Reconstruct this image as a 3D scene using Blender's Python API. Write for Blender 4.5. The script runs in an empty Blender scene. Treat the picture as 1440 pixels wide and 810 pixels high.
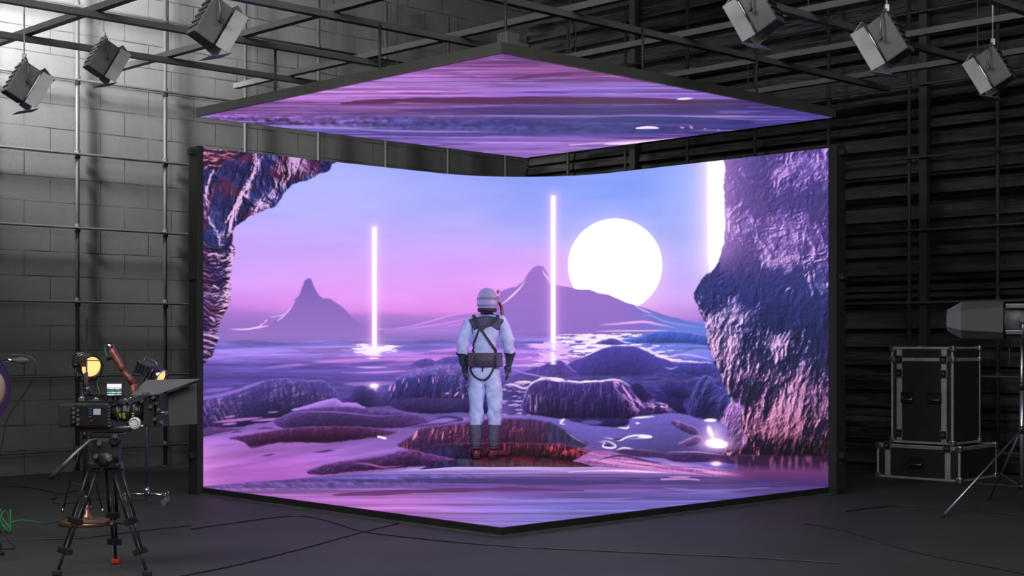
import bpy, bmesh, math, random
import numpy as np
from mathutils import Vector, Matrix

S = bpy.context.scene
COL = S.collection
PI = math.pi
rnd = random.Random(11)

# camera: eye 1.365 m above the studio floor, level, focal length 2010 px of a 1440 px frame
FPX, EYE, HY = 2010.0, 1.365, 481.0

def at(px, py, d):
    """point that lies at depth d behind the picture point"""
    return Vector(((px - 720) / FPX * d, d, EYE - (py - HY) / FPX * d))

# ---------------------------------------------------------------- materials
def mat(name, col, rough=.5, metal=0.0, spec=.5, var=0.0, vs=8.0, bump=0.0, bs=40.0, emit=None, es=0.0, col2=None, coat=0.0, stretch=None):
    m = bpy.data.materials.new(name); m.use_nodes = True
    nt = m.node_tree; b = nt.nodes['Principled BSDF']
    c = (col[0], col[1], col[2], 1)
    b.inputs['Base Color'].default_value = c
    b.inputs['Roughness'].default_value = rough
    b.inputs['Metallic'].default_value = metal
    b.inputs['Specular IOR Level'].default_value = spec
    b.inputs['Coat Weight'].default_value = coat
    tc = nt.nodes.new('ShaderNodeTexCoord')
    mp = nt.nodes.new('ShaderNodeMapping')
    if stretch: mp.inputs['Scale'].default_value = stretch
    nt.links.new(tc.outputs['Object'], mp.inputs['Vector'])
    n = nt.nodes.new('ShaderNodeTexNoise'); n.inputs['Scale'].default_value = vs; n.inputs['Detail'].default_value = 5
    nt.links.new(mp.outputs['Vector'], n.inputs['Vector'])
    mx = nt.nodes.new('ShaderNodeMix'); mx.data_type = 'RGBA'
    v = var if var else .06
    o = col2 or (col[0] * (1 - v), col[1] * (1 - v), col[2] * (1 - v))
    p = (col[0] * (1 + v), col[1] * (1 + v), col[2] * (1 + v)) if not col2 else col
    mx.inputs['A'].default_value = (*o, 1); mx.inputs['B'].default_value = (*p, 1)
    rp = nt.nodes.new('ShaderNodeMapRange'); rp.inputs['From Min'].default_value = .35; rp.inputs['From Max'].default_value = .65
    nt.links.new(n.outputs['Fac'], rp.inputs['Value'])
    nt.links.new(rp.outputs['Result'], mx.inputs['Factor'])
    nt.links.new(mx.outputs['Result'], b.inputs['Base Color'])
    if bump:
        n2 = nt.nodes.new('ShaderNodeTexNoise'); n2.inputs['Scale'].default_value = bs; n2.inputs['Detail'].default_value = 4
        nt.links.new(mp.outputs['Vector'], n2.inputs['Vector'])
        bp = nt.nodes.new('ShaderNodeBump'); bp.inputs['Strength'].default_value = bump; bp.inputs['Distance'].default_value = .01
        nt.links.new(n2.outputs['Fac'], bp.inputs['Height'])
        nt.links.new(bp.outputs['Normal'], b.inputs['Normal'])
    if emit:
        b.inputs['Emission Color'].default_value = (*emit, 1); b.inputs['Emission Strength'].default_value = es
    return m

def g(v):                       # grey from an 8-bit display value
    v /= 255.0
    return ((v + .055) / 1.055) ** 2.4 if v > .04 else v / 12.92

def rgb(r, gg, b): return (g(r), g(gg), g(b))

M = {}
M['black_metal'] = mat('black_metal', (.018, .018, .019), .38, .3, var=.2)
M['black_plastic'] = mat('black_plastic', (.014, .014, .015), .45, var=.2, bump=.05, bs=200)
M['black_rubber'] = mat('black_rubber', (.012, .012, .012), .75)
M['grey_metal'] = mat('grey_metal', (.16, .16, .165), .42, .6, var=.15)
M['pipe'] = mat('pipe_paint', (.022, .022, .023), .62, .0, var=.2, vs=5)
M['beam'] = mat('beam_paint', (.085, .085, .088), .5, .2, var=.12, vs=4)
M['chrome'] = mat('chrome', (.62, .62, .65), .18, 1.0)
M['steel'] = mat('brushed_steel', (.38, .38, .40), .32, .9, var=.1, stretch=(1, 1, 12))
M['fixture'] = mat('fixture_grey', (.085, .085, .088), .5, .1, var=.12)
M['hood_dark'] = mat('hood_dark', (.050, .050, .052), .6)
M['hood_pale'] = mat('hood_pale', (.12, .12, .122), .6)
M['fixture_light'] = mat('fixture_pale', (.26, .26, .265), .5, .1, var=.1)
M['alu'] = mat('case_aluminium', (.36, .36, .365), .45, .25, var=.12)
M['case'] = mat('case_laminate', (.020, .020, .021), .42, 0, var=.15, bump=.1, bs=160)
M['copper'] = mat('copper', (.42, .22, .15), .32, .85, var=.15)
M['purple_metal'] = mat('purple_metal', (.09, .06, .16), .3, .5, var=.1)
M['amber'] = mat('amber_lens', (.8, .45, .1), .4, 0, emit=(1.0, .62, .22), es=1.15, var=.3, vs=60)
M['amber_dim'] = mat('amber_bowl', (.60, .42, .24), .5, .1, var=.15)
M['red_leather'] = mat('oxblood', (.17, .045, .04), .38, .1, var=.3, vs=30)
M['green_cable'] = mat('green_cable', (.03, .20, .05), .45)
M['dark_cable'] = mat('dark_cable', (.012, .012, .012), .5)
M['grey_cloth'] = mat('grey_cloth', (.075, .075, .077), .85, var=.1, bump=.2, bs=300)
M['flag_cloth'] = mat('flag_cloth', (.095, .095, .098), .8, var=.05)
M['white_plastic'] = mat('white_plastic', (.55, .55, .55), .4)
M['red_plastic'] = mat('red_plastic', (.55, .03, .02), .4)
M['yellow_mark'] = mat('yellow_mark', (.45, .40, .03), .5)
M['glass'] = mat('dark_glass', (.01, .012, .02), .05, 0, .8)

# ---------------------------------------------------------------- mesh builder
class MB:
    def __init__(s): s.v = []; s.f = []; s.mi = []; s.sm = []
    def add(s, vs, fs, mi=0, smooth=False):
        k = len(s.v); s.v += [tuple(v) for v in vs]
        for f in fs:
            s.f.append([k + i for i in f]); s.mi.append(mi); s.sm.append(smooth)
        return s
    def box(s, c, d, rot=None, mi=0, bev=0.0):
        c = Vector(c); hx, hy, hz = d[0] / 2, d[1] / 2, d[2] / 2
        R = rot if rot is not None else Matrix.Identity(3)
        if bev <= 0:
            vs = [c + R @ Vector((x * hx, y * hy, z * hz)) for x in (-1, 1) for y in (-1, 1) for z in (-1, 1)]
            fs = [(0, 1, 3, 2), (4, 6, 7, 5), (0, 4, 5, 1), (2, 3, 7, 6), (0, 2, 6, 4), (1, 5, 7, 3)]
            return s.add(vs, fs, mi)
        b = min(bev, hx * .95, hy * .95, hz * .95)
        bm = bmesh.new(); bmesh.ops.create_cube(bm, size=1)
        for v in bm.verts: v.co = Vector((v.co.x * 2 * hx, v.co.y * 2 * hy, v.co.z * 2 * hz))
        bmesh.ops.bevel(bm, geom=bm.edges[:], offset=b, segments=2, affect='EDGES', profile=.6)
        bm.verts.index_update()
        s.add([c + R @ v.co for v in bm.verts], [[v.index for v in f.verts] for f in bm.faces], mi)
        bm.free(); return s
    def prism(s, poly, axis, a, b, mi=0, M3=None, org=(0, 0, 0)):
        """poly (2D) extruded between a and b along axis 'x','y' or 'z'"""
        def P(u, v, w):
            q = {'x': (w, u, v), 'y': (u, w, v), 'z': (u, v, w)}[axis]
            q = Vector(q)
            if M3 is not None: q = M3 @ q
            return q + Vector(org)
        n = len(poly)
        vs = [P(u, v, a) for u, v in poly] + [P(u, v, b) for u, v in poly]
        fs = [tuple(range(n))[::-1], tuple(range(n, 2 * n))] + [(i, (i + 1) % n, n + (i + 1) % n, n + i) for i in range(n)]
        return s.add(vs, fs, mi)
    def tube(s, pts, r, n=10, mi=0, caps=True, closed=False):
        pts = [Vector(p) for p in pts]; N = len(pts)
        rr = r if isinstance(r, (list, tuple)) else [r] * N
        vs = []; prev = None
        for i, p in enumerate(pts):
            a = pts[(i - 1) % N] if (closed or i > 0) else p
            b = pts[(i + 1) % N] if (closed or i < N - 1) else p
            t = (b - a).normalized()
            if prev is None:
                up = Vector((0, 0, 1)) if abs(t.z) < .9 else Vector((1, 0, 0))
                u = t.cross(up).normalized()
            else:
                u = (prev - t * prev.dot(t))
                u = u.normalized() if u.length > 1e-6 else t.orthogonal().normalized()
            prev = u; w = t.cross(u)
            for k in range(n):
                an = 2 * PI * k / n
                vs.append(p + (u * math.cos(an) + w * math.sin(an)) * rr[i])
        fs = []
        for i in range(N if closed else N - 1):
            for k in range(n):
                a0 = i * n + k; a1 = i * n + (k + 1) % n; j = (i + 1) % N
                fs.append((a0, a1, j * n + (k + 1) % n, j * n + k))
        s.add(vs, fs, mi, n > 6)
        if caps and not closed:
            s.add([vs[k] for k in range(n)], [tuple(range(n))[::-1]], mi)
            s.add([vs[(N - 1) * n + k] for k in range(n)], [tuple(range(n))], mi)
        return s
    def cyl(s, a, b, r, n=16, mi=0, r2=None):
        return s.tube([a, b], [r, r2 if r2 is not None else r], n, mi)
    def lathe(s, prof, a=(0, 0, 0), axis=(0, 0, 1), n=28, mi=0):
        """prof = [(r, h)] turned about axis through a"""
        ax = Vector(axis).normalized(); u = ax.orthogonal().normalized(); w = ax.cross(u); a = Vector(a)
        vs = []
        for r, h in prof:
            for k in range(n):
                an = 2 * PI * k / n
                vs.append(a + ax * h + (u * math.cos(an) + w * math.sin(an)) * max(r, 1e-5))
        fs = []
        for i in range(len(prof) - 1):
            for k in range(n):
                fs.append((i * n + k, i * n + (k + 1) % n, (i + 1) * n + (k + 1) % n, (i + 1) * n + k))
        s.add(vs, fs, mi, True)
        if prof[0][0] > 1e-4: s.add(vs[:n], [tuple(range(n))[::-1]], mi)
        if prof[-1][0] > 1e-4: s.add(vs[-n:], [tuple(range(n))], mi)
        return s
    def ball(s, c, r, n=16, m=10, mi=0, sc=(1, 1, 1)):
        c = Vector(c); vs = []; fs = []
        for i in range(m + 1):
            th = PI * i / m
            for k in range(n):
                ph = 2 * PI * k / n
                vs.append(c + Vector((math.sin(th) * math.cos(ph) * sc[0], math.sin(th) * math.sin(ph) * sc[1], math.cos(th) * sc[2])) * r)
        for i in range(m):
            for k in range(n):
                fs.append((i * n + k, (i + 1) * n + k, (i + 1) * n + (k + 1) % n, i * n + (k + 1) % n))
        return s.add(vs, fs, mi, True)
    def strip(s, pts, nrm, w, th, mi=0):
        """a flat strap following pts; nrm(i) is its outward normal"""
        pts = [Vector(p) for p in pts]; vs = []; N = len(pts)
        for i, p in enumerate(pts):
            t = (pts[min(i + 1, N - 1)] - pts[max(i - 1, 0)]).normalized()
            nn = Vector(nrm[i] if isinstance(nrm, list) else nrm).normalized()
            sd = t.cross(nn).normalized() * (w / 2)
            vs += [p - sd, p + sd, p + sd + nn * th, p - sd + nn * th]
        fs = []
        for i in range(N - 1):
            for k in range(4):
                fs.append((i * 4 + k, i * 4 + (k + 1) % 4, (i + 1) * 4 + (k + 1) % 4, (i + 1) * 4 + k))
        fs += [(3, 2, 1, 0), tuple(range((N - 1) * 4, N * 4))]
        return s.add(vs, fs, mi)
    def build(s, name, material, parent=None, loc=None, mats=None):
        me = bpy.data.meshes.new(name)
        me.from_pydata(s.v, [], s.f)
        for m_ in (mats or [material]): me.materials.append(m_)
        me.polygons.foreach_set('material_index', s.mi)
        me.polygons.foreach_set('use_smooth', s.sm)
        me.update()
        bm = bmesh.new(); bm.from_mesh(me)
        bmesh.ops.remove_doubles(bm, verts=bm.verts, dist=1e-6)
        bmesh.ops.recalc_face_normals(bm, faces=bm.faces)
        bm.to_mesh(me); bm.free()
        o = bpy.data.objects.new(name, me); COL.objects.link(o)
        if parent is not None: o.parent = parent
        if loc is not None: o.location = loc
        return o

def tag(o, label=None, cat=None, group=None, kind=None):
    if label: o['label'] = label
    if cat: o['category'] = cat
    if group: o['group'] = group
    if kind: o['kind'] = kind
    return o

def thing(name, label, cat, loc=(0, 0, 0), group=None, rz=0.0):
    o = bpy.data.objects.new(name, None); COL.objects.link(o)
    o.location = loc; o.rotation_euler = (0, 0, rz); o.empty_display_size = .1
    return tag(o, label, cat, group)

def copy_tree(o, parent=None):
    c = o.copy(); COL.objects.link(c); c.parent = parent
    for ch in list(o.children): copy_tree(ch, c)
    return c

def catmull(pts, n=10):
    P = [Vector(p) for p in pts]; out = []
    for i in range(len(P) - 1):
        p0, p1, p2, p3 = P[max(i - 1, 0)], P[i], P[i + 1], P[min(i + 2, len(P) - 1)]
        for k in range(n):
            t = k / n
            out.append(.5 * ((2 * p1) + (-p0 + p2) * t + (2 * p0 - 5 * p1 + 4 * p2 - p3) * t * t + (-p0 + 3 * p1 - 3 * p2 + p3) * t ** 3))
    out.append(P[-1]); return out

def rotz(a): return Matrix.Rotation(a, 3, 'Z')
def rotx(a): return Matrix.Rotation(a, 3, 'X')
def roty(a): return Matrix.Rotation(a, 3, 'Y')

# ---------------------------------------------------------------- plan of the place (metres)
UD = Vector((1.032, 1.0, 0)).normalized()       # along the left wall, away from us
VD = Vector((-.971, 1.0, 0)).normalized()       # along the right wall, away from us
CORNER = Vector((.246, 19.78, 0))
PN = Vector((-.075, 10.03, 0)); PL = Vector((-2.813, 12.85, 0)); PR = Vector((2.888, 12.87, 0)); PF = PL + PR - PN
ZF = .065                                       # top of the LED floor
ZT = 3.116                                      # top of the LED wall
ZC = 3.388                                      # underside of the LED ceiling
# curved path of the LED wall in plan
RAD = 1.30
d1 = (PF - PL).normalized(); d2 = (PR - PF).normalized()
half = math.acos(max(-1, min(1, (-d1).dot(d2)))) / 2
tl = RAD / math.tan(half)
A1 = PF - d1 * tl; A2 = PF + d2 * tl
bis = (d2 - d1).normalized(); CEN = PF + bis * (RAD / math.sin(half))
def wall_path(n):
    L1 = (A1 - PL).length; L2 = (PR - A2).length
    v1 = A1 - CEN; v2 = A2 - CEN
    ang = v1.angle(v2); LA = RAD * ang; T = L1 + LA + L2
    out = []
    sgn = 1 if v1.cross(v2).z > 0 else -1
    for i in range(n):
        s_ = T * i / (n - 1)
        if s_ < L1: p = PL + d1 * s_; nn = Vector((d1.y, -d1.x, 0))
        elif s_ < L1 + LA:
            a = (s_ - L1) / RAD
            v = rotz(sgn * a) @ v1; p = CEN + v; nn = -v.normalized()
        else: p = A2 + d2 * (s_ - L1 - LA); nn = Vector((d2.y, -d2.x, 0))
        if nn.y > 0: nn = -nn
        out.append((p, nn, s_))
    return out, T
_wp, _ = wall_path(200)
SEAM_X = [720 + FPX * p.x / p.y for p, _n, _s in _wp]
SEAM_Y = [HY + FPX * (EYE - ZF) / p.y for p, _n, _s in _wp]
# ---------------------------------------------------------------- the picture shown on the LED panels
# The panels are self-lit video screens.  Their picture (a sea of rocks under a low white sun) is
# computed here from noise and outlines and stored per LED pixel as a colour attribute.
X0, Y0, X1, Y1 = 262.0, 56.0, 1190.0, 772.0
SC = 1.5
NX, NY = int((X1 - X0) * SC), int((Y1 - Y0) * SC)
GX, GY = np.meshgrid(X0 + (np.arange(NX) + .5) / SC, Y0 + (np.arange(NY) + .5) / SC)
GX = GX.astype(np.float32); GY = GY.astype(np.float32)
_rs = np.random.RandomState(7)
_perm = _rs.permutation(4096)
_val = _rs.rand(4096).astype(np.float32)

def vnoise(x, y, seed=0):
    xi = np.floor(x).astype(np.int64); yi = np.floor(y).astype(np.int64)
    fx = (x - xi).astype(np.float32); fy = (y - yi).astype(np.float32)
    fx = fx * fx * fx * (fx * (fx * 6 - 15) + 10); fy = fy * fy * fy * (fy * (fy * 6 - 15) + 10)
    def h(a, b):
        return _val[_perm[(_perm[(a + seed * 131) & 4095] + b * 7 + seed * 17) & 4095]]
    a = h(xi, yi); b = h(xi + 1, yi); c = h(xi, yi + 1); d = h(xi + 1, yi + 1)
    return (a + (b - a) * fx) * (1 - fy) + (c + (d - c) * fx) * fy

def fbm(x, y, sx, sy, octv=4, seed=0, gain=.5):
    o = 0; amp = 1.0; tot = 0
    for k in range(octv):
        o = o + amp * vnoise(x / sx * 2 ** k + 11.3 * k, y / sy * 2 ** k + 5.7 * k, seed + k)
        tot += amp; amp *= gain
    return o / tot

def ridged(x, y, sx, sy, octv=4, seed=0, gain=.6):
    o = 0; amp = 1.0; tot = 0
    for k in range(octv):
        n = 1 - np.abs(2 * vnoise(x / sx * 2 ** k + 3.1 * k, y / sy * 2 ** k + 9.2 * k, seed + k) - 1)
        o = o + amp * n; tot += amp; amp *= gain
    return o / tot

def sstep(a, b, v):
    t = np.clip((v - a) / (b - a), 0, 1)
    return t * t * (3 - 2 * t)

def c3(r, g, b):
    return np.array([r, g, b], np.float32) / 255.0

class Win:
    """a window of the canvas, so that each shape only touches its own neighbourhood"""
    def __init__(s, x0, y0, x1, y1):
        s.i0 = max(0, int((x0 - X0) * SC)); s.i1 = min(NX, int((x1 - X0) * SC) + 1)
        s.j0 = max(0, int((y0 - Y0) * SC)); s.j1 = min(NY, int((y1 - Y0) * SC) + 1)
        s.sl = (slice(s.j0, s.j1), slice(s.i0, s.i1))
        s.x = GX[s.sl]; s.y = GY[s.sl]

def spline(pts, n=8, closed=True):
    P = np.array(pts, float); out = []
    N = len(P)
    for i in range(N if closed else N - 1):
        if closed:
            p0, p1, p2, p3 = P[i - 1], P[i], P[(i + 1) % N], P[(i + 2) % N]
        else:
            p0, p1, p2, p3 = P[max(i - 1, 0)], P[i], P[i + 1], P[min(i + 2, N - 1)]
        for k in range(n):
            t = k / n
            out.append(.5 * ((2 * p1) + (-p0 + p2) * t + (2 * p0 - 5 * p1 + 4 * p2 - p3) * t * t + (-p0 + 3 * p1 - 3 * p2 + p3) * t ** 3))
    if not closed:
        out.append(P[-1])
    return np.array(out)

def pmask(w, pts, rough=0, rs=9, seed=3, soft=.7, smooth=True):
    """soft coverage of a polygon in window w; rough wobbles its outline"""
    P = spline(pts) if smooth else np.array(pts, float)
    x = w.x; y = w.y
    if rough:
        x = x + (fbm(w.x, w.y, rs, rs, 3, seed) - .5) * 2 * rough
        y = y + (fbm(w.x, w.y, rs, rs, 3, seed + 40) - .5) * 2 * rough
    inside = np.zeros(x.shape, bool)
    dist = np.full(x.shape, 1e9, np.float32)
    n = len(P)
    for i in range(n):
        x1, y1 = P[i]; x2, y2 = P[(i + 1) % n]
        if y1 != y2:
            cond = ((y1 > y) != (y2 > y))
            xx = (x2 - x1) * (y - y1) / (y2 - y1) + x1
            inside ^= cond & (x < xx)
        dx, dy = x2 - x1, y2 - y1
        L = dx * dx + dy * dy + 1e-9
        t = np.clip(((x - x1) * dx + (y - y1) * dy) / L, 0, 1)
        d = (x - x1 - t * dx) ** 2 + (y - y1 - t * dy) ** 2
        np.minimum(dist, d, out=dist)
    d = np.sqrt(dist)
    sd = np.where(inside, d, -d)
    return np.clip(.5 + sd / (2 * soft), 0, 1), sd

def sdist(w, pts, smooth=True):
    P = spline(pts, 6, False) if smooth and len(pts) > 2 else np.array(pts, float)
    dist = np.full(w.x.shape, 1e9, np.float32); tt = np.zeros(w.x.shape, np.float32)
    n = len(P) - 1
    for i in range(n):
        x1, y1 = P[i]; x2, y2 = P[i + 1]
        dx, dy = x2 - x1, y2 - y1
        t = np.clip(((w.x - x1) * dx + (w.y - y1) * dy) / (dx * dx + dy * dy + 1e-9), 0, 1)
        d = (w.x - x1 - t * dx) ** 2 + (w.y - y1 - t * dy) ** 2
        m = d < dist
        dist = np.where(m, d, dist); tt = np.where(m, (i + t) / n, tt)
    return np.sqrt(dist), tt

def ramp(t, stops):
    """colour ramp; stops = [(t, colour)]"""
    ts = [s[0] for s in stops]
    return np.stack([np.interp(t, ts, [s[1][k] for s in stops]) for k in range(3)], -1).astype(np.float32)

def mix(C, w, m, col):
    m = m[..., None]
    C[w.sl] = C[w.sl] * (1 - m) + col * m

def stroke(C, pts, width, col, a=1.0, soft=.8, taper=True, smooth=True, glow=0, wob=0):
    P = np.array(pts, float); pad = width * 3 + 4 + glow
    w = Win(P[:, 0].min() - pad, P[:, 1].min() - pad, P[:, 0].max() + pad, P[:, 1].max() + pad)
    d, t = sdist(w, pts, smooth)
    hw = width / 2
    if wob: d = d + (fbm(w.x, w.y, 14, 4, 3, 500, .6) - .5) * wob
    if taper:
        hw = hw * (np.sin(np.pi * np.clip(t, 0.02, .98)) ** .6)
    m = np.clip((hw - d) / soft + .5, 0, 1) * a
    if taper:
        m = m * np.sin(np.pi * np.clip(t, .01, .99)) ** .3
    mix(C, w, m, col)

def ell(C, cx, cy, rx, ry, col, a=1.0, soft=.3, add=False):
    w = Win(cx - rx * 2, cy - ry * 2 - 2, cx + rx * 2, cy + ry * 2 + 2)
    r = np.sqrt(((w.x - cx) / rx) ** 2 + ((w.y - cy) / ry) ** 2)
    m = (1 - sstep(1 - soft, 1 + soft, r)) * a
    mix(C, w, m, col)

def glow(C, cx, cy, rx, ry, col, a):
    w = Win(cx - rx * 3, cy - ry * 3, cx + rx * 3, cy + ry * 3)
    r2 = ((w.x - cx) / rx) ** 2 + ((w.y - cy) / ry) ** 2
    m = np.exp(-r2 * 1.2) * a
    C[w.sl] = 1 - (1 - C[w.sl]) * (1 - m[..., None] * col)

WHITE = c3(255, 252, 255); PINKW = c3(250, 215, 252); LIL = c3(206, 160, 232); LAV = c3(178, 150, 235)

def relief(h, lx, ly):
    gy, gx = np.gradient(h)
    return -(gx * lx + gy * ly) * SC

def smooth1(v, k=5):
    p = np.pad(v, k, mode='edge'); ker = np.ones(2 * k + 1) / (2 * k + 1)
    return np.convolve(p, ker, 'valid')

def rock(C, pts, top, bot, rim=None, rimw=1.4, rima=.8, streak=0, sdens=6, seed=1, rough=1.2, stcol=None, shine=None,
         maroon=0, soft=.8, slant=0.0, depth=None, tex=.16, splus=.58, lx=-1.0):
    """a wet boulder: graded body, lit upper rim, fine falling grooves that catch the light"""
    P = np.array(pts, float)
    w = Win(P[:, 0].min() - 6, P[:, 1].min() - 6, P[:, 0].max() + 6, P[:, 1].max() + 6)
    m, sd = pmask(w, pts, rough, 8, seed, soft)
    y0, y1 = P[:, 1].min(), P[:, 1].max()
    inside = m > .5
    first = np.argmax(inside, 0)
    ytop = np.where(inside.any(0), w.y[np.clip(first, 0, w.y.shape[0] - 1), np.arange(w.x.shape[1])], y1)
    ytop = smooth1(ytop, 3)
    dd = (w.y - ytop[None, :])
    D = depth or (y1 - y0)
    t = np.clip(dd / D, 0, 1)
    col = ramp(t ** .7, [(0, top), (1, bot)])
    if maroon:
        mm = (maroon * fbm(w.x, w.y, 30, 12, 3, seed + 5))[..., None]
        col = col * (1 - mm) + c3(78, 34, 72) * mm
    xs = w.x - slant * dd
    # relief of grooves running down the flank plus general roughness
    h = fbm(xs, w.y, sdens * 1.1, 22, 4, seed + 13, .6) * 1.9 * (1 if streak else .3) + fbm(w.x, w.y, 9, 6, 4, seed + 9, .6) * 1.0
    s_ = relief(h, lx, -.8)
    col = col * np.clip(1 + s_[..., None] * (tex * 5), .55, 1.5)
    col = col * (1.12 - .50 * t ** 1.1)[..., None]
    if streak:
        s2 = fbm(w.x, w.y, 26, 16, 3, seed + 21)
        env = sstep(-.5, 3.5, dd) * np.exp(-((t - .22) / .40) ** 2) * sstep(.36, .62, s2)
        hl = sstep(.08, .42, s_ * 1.5 + (splus < .56) * .08) * streak * env
        sc = stcol if stcol is not None else LIL
        col = col * (1 - hl[..., None]) + sc * hl[..., None]
    if rim is not None:
        r = np.exp(-(dd / rimw) ** 2) * rima * (.35 + 1.0 * fbm(w.x, w.y, 16, 30, 3, seed + 2)) * .8
        r = np.clip(r, 0, 1)
        col = col * (1 - r[..., None]) + rim * r[..., None]
    mix(C, w, m, col)
    return w, m

def paint():
    C = np.zeros((NY, NX, 3), np.float32)
    W = Win(X0, Y0, X1, Y1)
    # ------------------------------------------------------------------ sky
    xs = [300, 480, 640, 760, 880, 960, 1060]
    ys = [205, 250, 300, 330, 360, 395, 425, 445, 462]
    T = [
        [(180, 182, 255), (170, 178, 255), (150, 168, 250), (135, 160, 248), (140, 165, 255), (150, 170, 255), (190, 170, 240)],
        [(182, 184, 255), (176, 180, 254), (158, 170, 250), (140, 162, 248), (138, 163, 252), (152, 172, 255), (190, 170, 240)],
        [(190, 180, 255), (184, 180, 254), (176, 174, 254), (160, 168, 252), (142, 162, 252), (158, 172, 255), (190, 170, 240)],
        [(200, 168, 252), (196, 172, 254), (192, 174, 252), (176, 172, 252), (160, 168, 252), (165, 172, 252), (190, 170, 240)],
        [(205, 166, 252), (210, 168, 254), (212, 166, 254), (214, 168, 250), (200, 168, 252), (180, 172, 252), (195, 170, 240)],
        [(214, 162, 252), (228, 164, 252), (226, 162, 252), (232, 164, 248), (226, 168, 245), (196, 170, 252), (200, 170, 240)],
        [(212, 140, 238), (230, 152, 246), (230, 150, 244), (234, 156, 240), (230, 160, 240), (210, 165, 246), (200, 160, 230)],
        [(168, 118, 212), (222, 140, 232), (224, 142, 232), (220, 140, 230), (215, 150, 235), (196, 142, 228), (150, 120, 210)],
        [(140, 108, 196), (150, 112, 196), (160, 115, 200), (160, 115, 200), (140, 120, 205), (112, 110, 205), (90, 100, 190)]]
    T = np.array(T, np.float32) / 255
    sx = np.interp(W.x, xs, np.arange(len(xs))); sy = np.interp(W.y, ys, np.arange(len(ys)))
    i = np.clip(sx.astype(int), 0, len(xs) - 2); j = np.clip(sy.astype(int), 0, len(ys) - 2)
    fx = (sx - i)[..., None]; fy = (sy - j)[..., None]
    fx = fx * fx * (3 - 2 * fx)
    C[:] = (T[j, i] * (1 - fx) + T[j, i + 1] * fx) * (1 - fy) + (T[j + 1, i] * (1 - fx) + T[j + 1, i + 1] * fx) * fy
    C += ((fbm(W.x, W.y, 90, 22, 3, 77) - .5) * .05)[..., None]
    # purple haze lying on the horizon at the left
    w = Win(262, 425, 700, 470)
    m = sstep(434, 447, w.y + (fbm(w.x, w.y, 60, 8, 2, 5) - .5) * 8) * (1 - .35 * sstep(480, 700, w.x)) * .9
    mix(C, w, m, ramp(np.clip((w.y - 434) / 34, 0, 1), [(0, c3(172, 122, 215)), (1, c3(143, 108, 190))]))

    # ------------------------------------------------------------------ sea
    wy = Win(262, 455, 1190, 772)
    x, y = wy.x, wy.y
    base_l = ramp(y, [(456, c3(146, 112, 196)), (478, c3(140, 112, 198)), (486, c3(108, 98, 190)), (494, c3(160, 132, 230)), (502, c3(150, 118, 222)),
                      (512, c3(104, 84, 176)), (528, c3(92, 74, 160)), (548, c3(88, 70, 154)), (575, c3(104, 78, 164)), (600, c3(136, 96, 184)),
                      (630, c3(156, 98, 188)), (655, c3(166, 94, 188)), (690, c3(160, 88, 182))])
    base_c = ramp(y, [(456, c3(150, 112, 200)), (474, c3(138, 110, 194)), (482, c3(120, 105, 200)), (492, c3(150, 115, 215)), (505, c3(180, 120, 222)),
                      (516, c3(120, 90, 180)), (530, c3(98, 80, 165)), (560, c3(72, 62, 135)), (580, c3(108, 88, 172)), (610, c3(134, 98, 186)),
                      (640, c3(140, 100, 190)), (655, c3(150, 110, 200)), (690, c3(150, 90, 190))])
    base_r = ramp(y, [(456, c3(92, 110, 205)), (478, c3(84, 110, 205)), (492, c3(120, 120, 215)), (510, c3(90, 90, 185)), (530, c3(56, 58, 140)),
                      (560, c3(60, 55, 135)), (585, c3(88, 78, 168)), (610, c3(100, 88, 180)), (640, c3(86, 70, 150)), (665, c3(80, 62, 140)), (690, c3(90, 60, 150))])
    a = sstep(380, 620, x)[..., None]; b = sstep(740, 940, x)[..., None]
    sea = base_l * (1 - a) + base_c * a
    sea = sea * (1 - b) + base_r * b
    pers = np.clip((y - 455) / 60, .15, 3)
    n = fbm(x, y, 90, 4.5, 5, 31, .62) - .5
    n2 = relief(fbm(x, y + .05 * x, 34, 2.8, 4, 91, .65), -.3, -1.6) * .9
    sea = sea * (1 + (n * .75 + n2 * .22)[..., None] * np.clip(1.2 - pers * .33, .22, 1)[..., None])
    # slow swell in the pale foreground water
    sw = fbm(x, y + .16 * x, 150, 9, 3, 17) - .5
    sea = sea * (1 + (sw * .5 * sstep(590, 625, y))[..., None])
    mix(C, wy, sstep(456, 459, y) if False else (y > 459).astype(np.float32), sea)

    # distant haze plain left and middle, plus bright shoreline
    w = Win(262, 456, 720, 486)
    m = sstep(457, 460, w.y) * (1 - sstep(476, 481, w.y + (fbm(w.x, w.y, 60, 6, 2, 8) - .5) * 6)) * .9
    mix(C, w, m, ramp(np.clip((w.y - 460) / 20, 0, 1), [(0, c3(150, 115, 200)), (1, c3(140, 112, 192))]))
    stroke(C, [(330, 463), (480, 463), (560, 463), (700, 466)], 1.6, c3(205, 160, 250), .75)

    # left mountain
    w = Win(300, 380, 540, 486)
    m, sd = pmask(w, [(318, 470), (345, 464), (372, 459), (385, 452), (398, 446), (408, 436), (415, 421), (421, 415), (425, 404), (429, 394), (434, 391),
                      (438, 393), (442, 404), (449, 416), (455, 420), (463, 420), (472, 425), (484, 434), (495, 446), (504, 454), (520, 462), (545, 480), (318, 482)],
                  .7, 6, 4, .7, False)
    m = m * (1 - sstep(470, 482, w.y))
    mix(C, w, m, ramp(np.clip((w.y - 391) / 80, 0, 1), [(0, c3(122, 96, 186)), (.4, c3(138, 106, 192)), (1, c3(152, 114, 198))]))
    stroke(C, [(322, 463), (345, 463), (362, 460), (374, 452)], 2.4, c3(255, 205, 255), .9)
    stroke(C, [(352, 463), (366, 460), (379, 458)], 2.6, c3(252, 180, 255), .9)
    stroke(C, [(379, 447), (388, 445), (402, 441), (411, 430), (417, 421)], 1.8, c3(236, 186, 255), .8)
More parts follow.
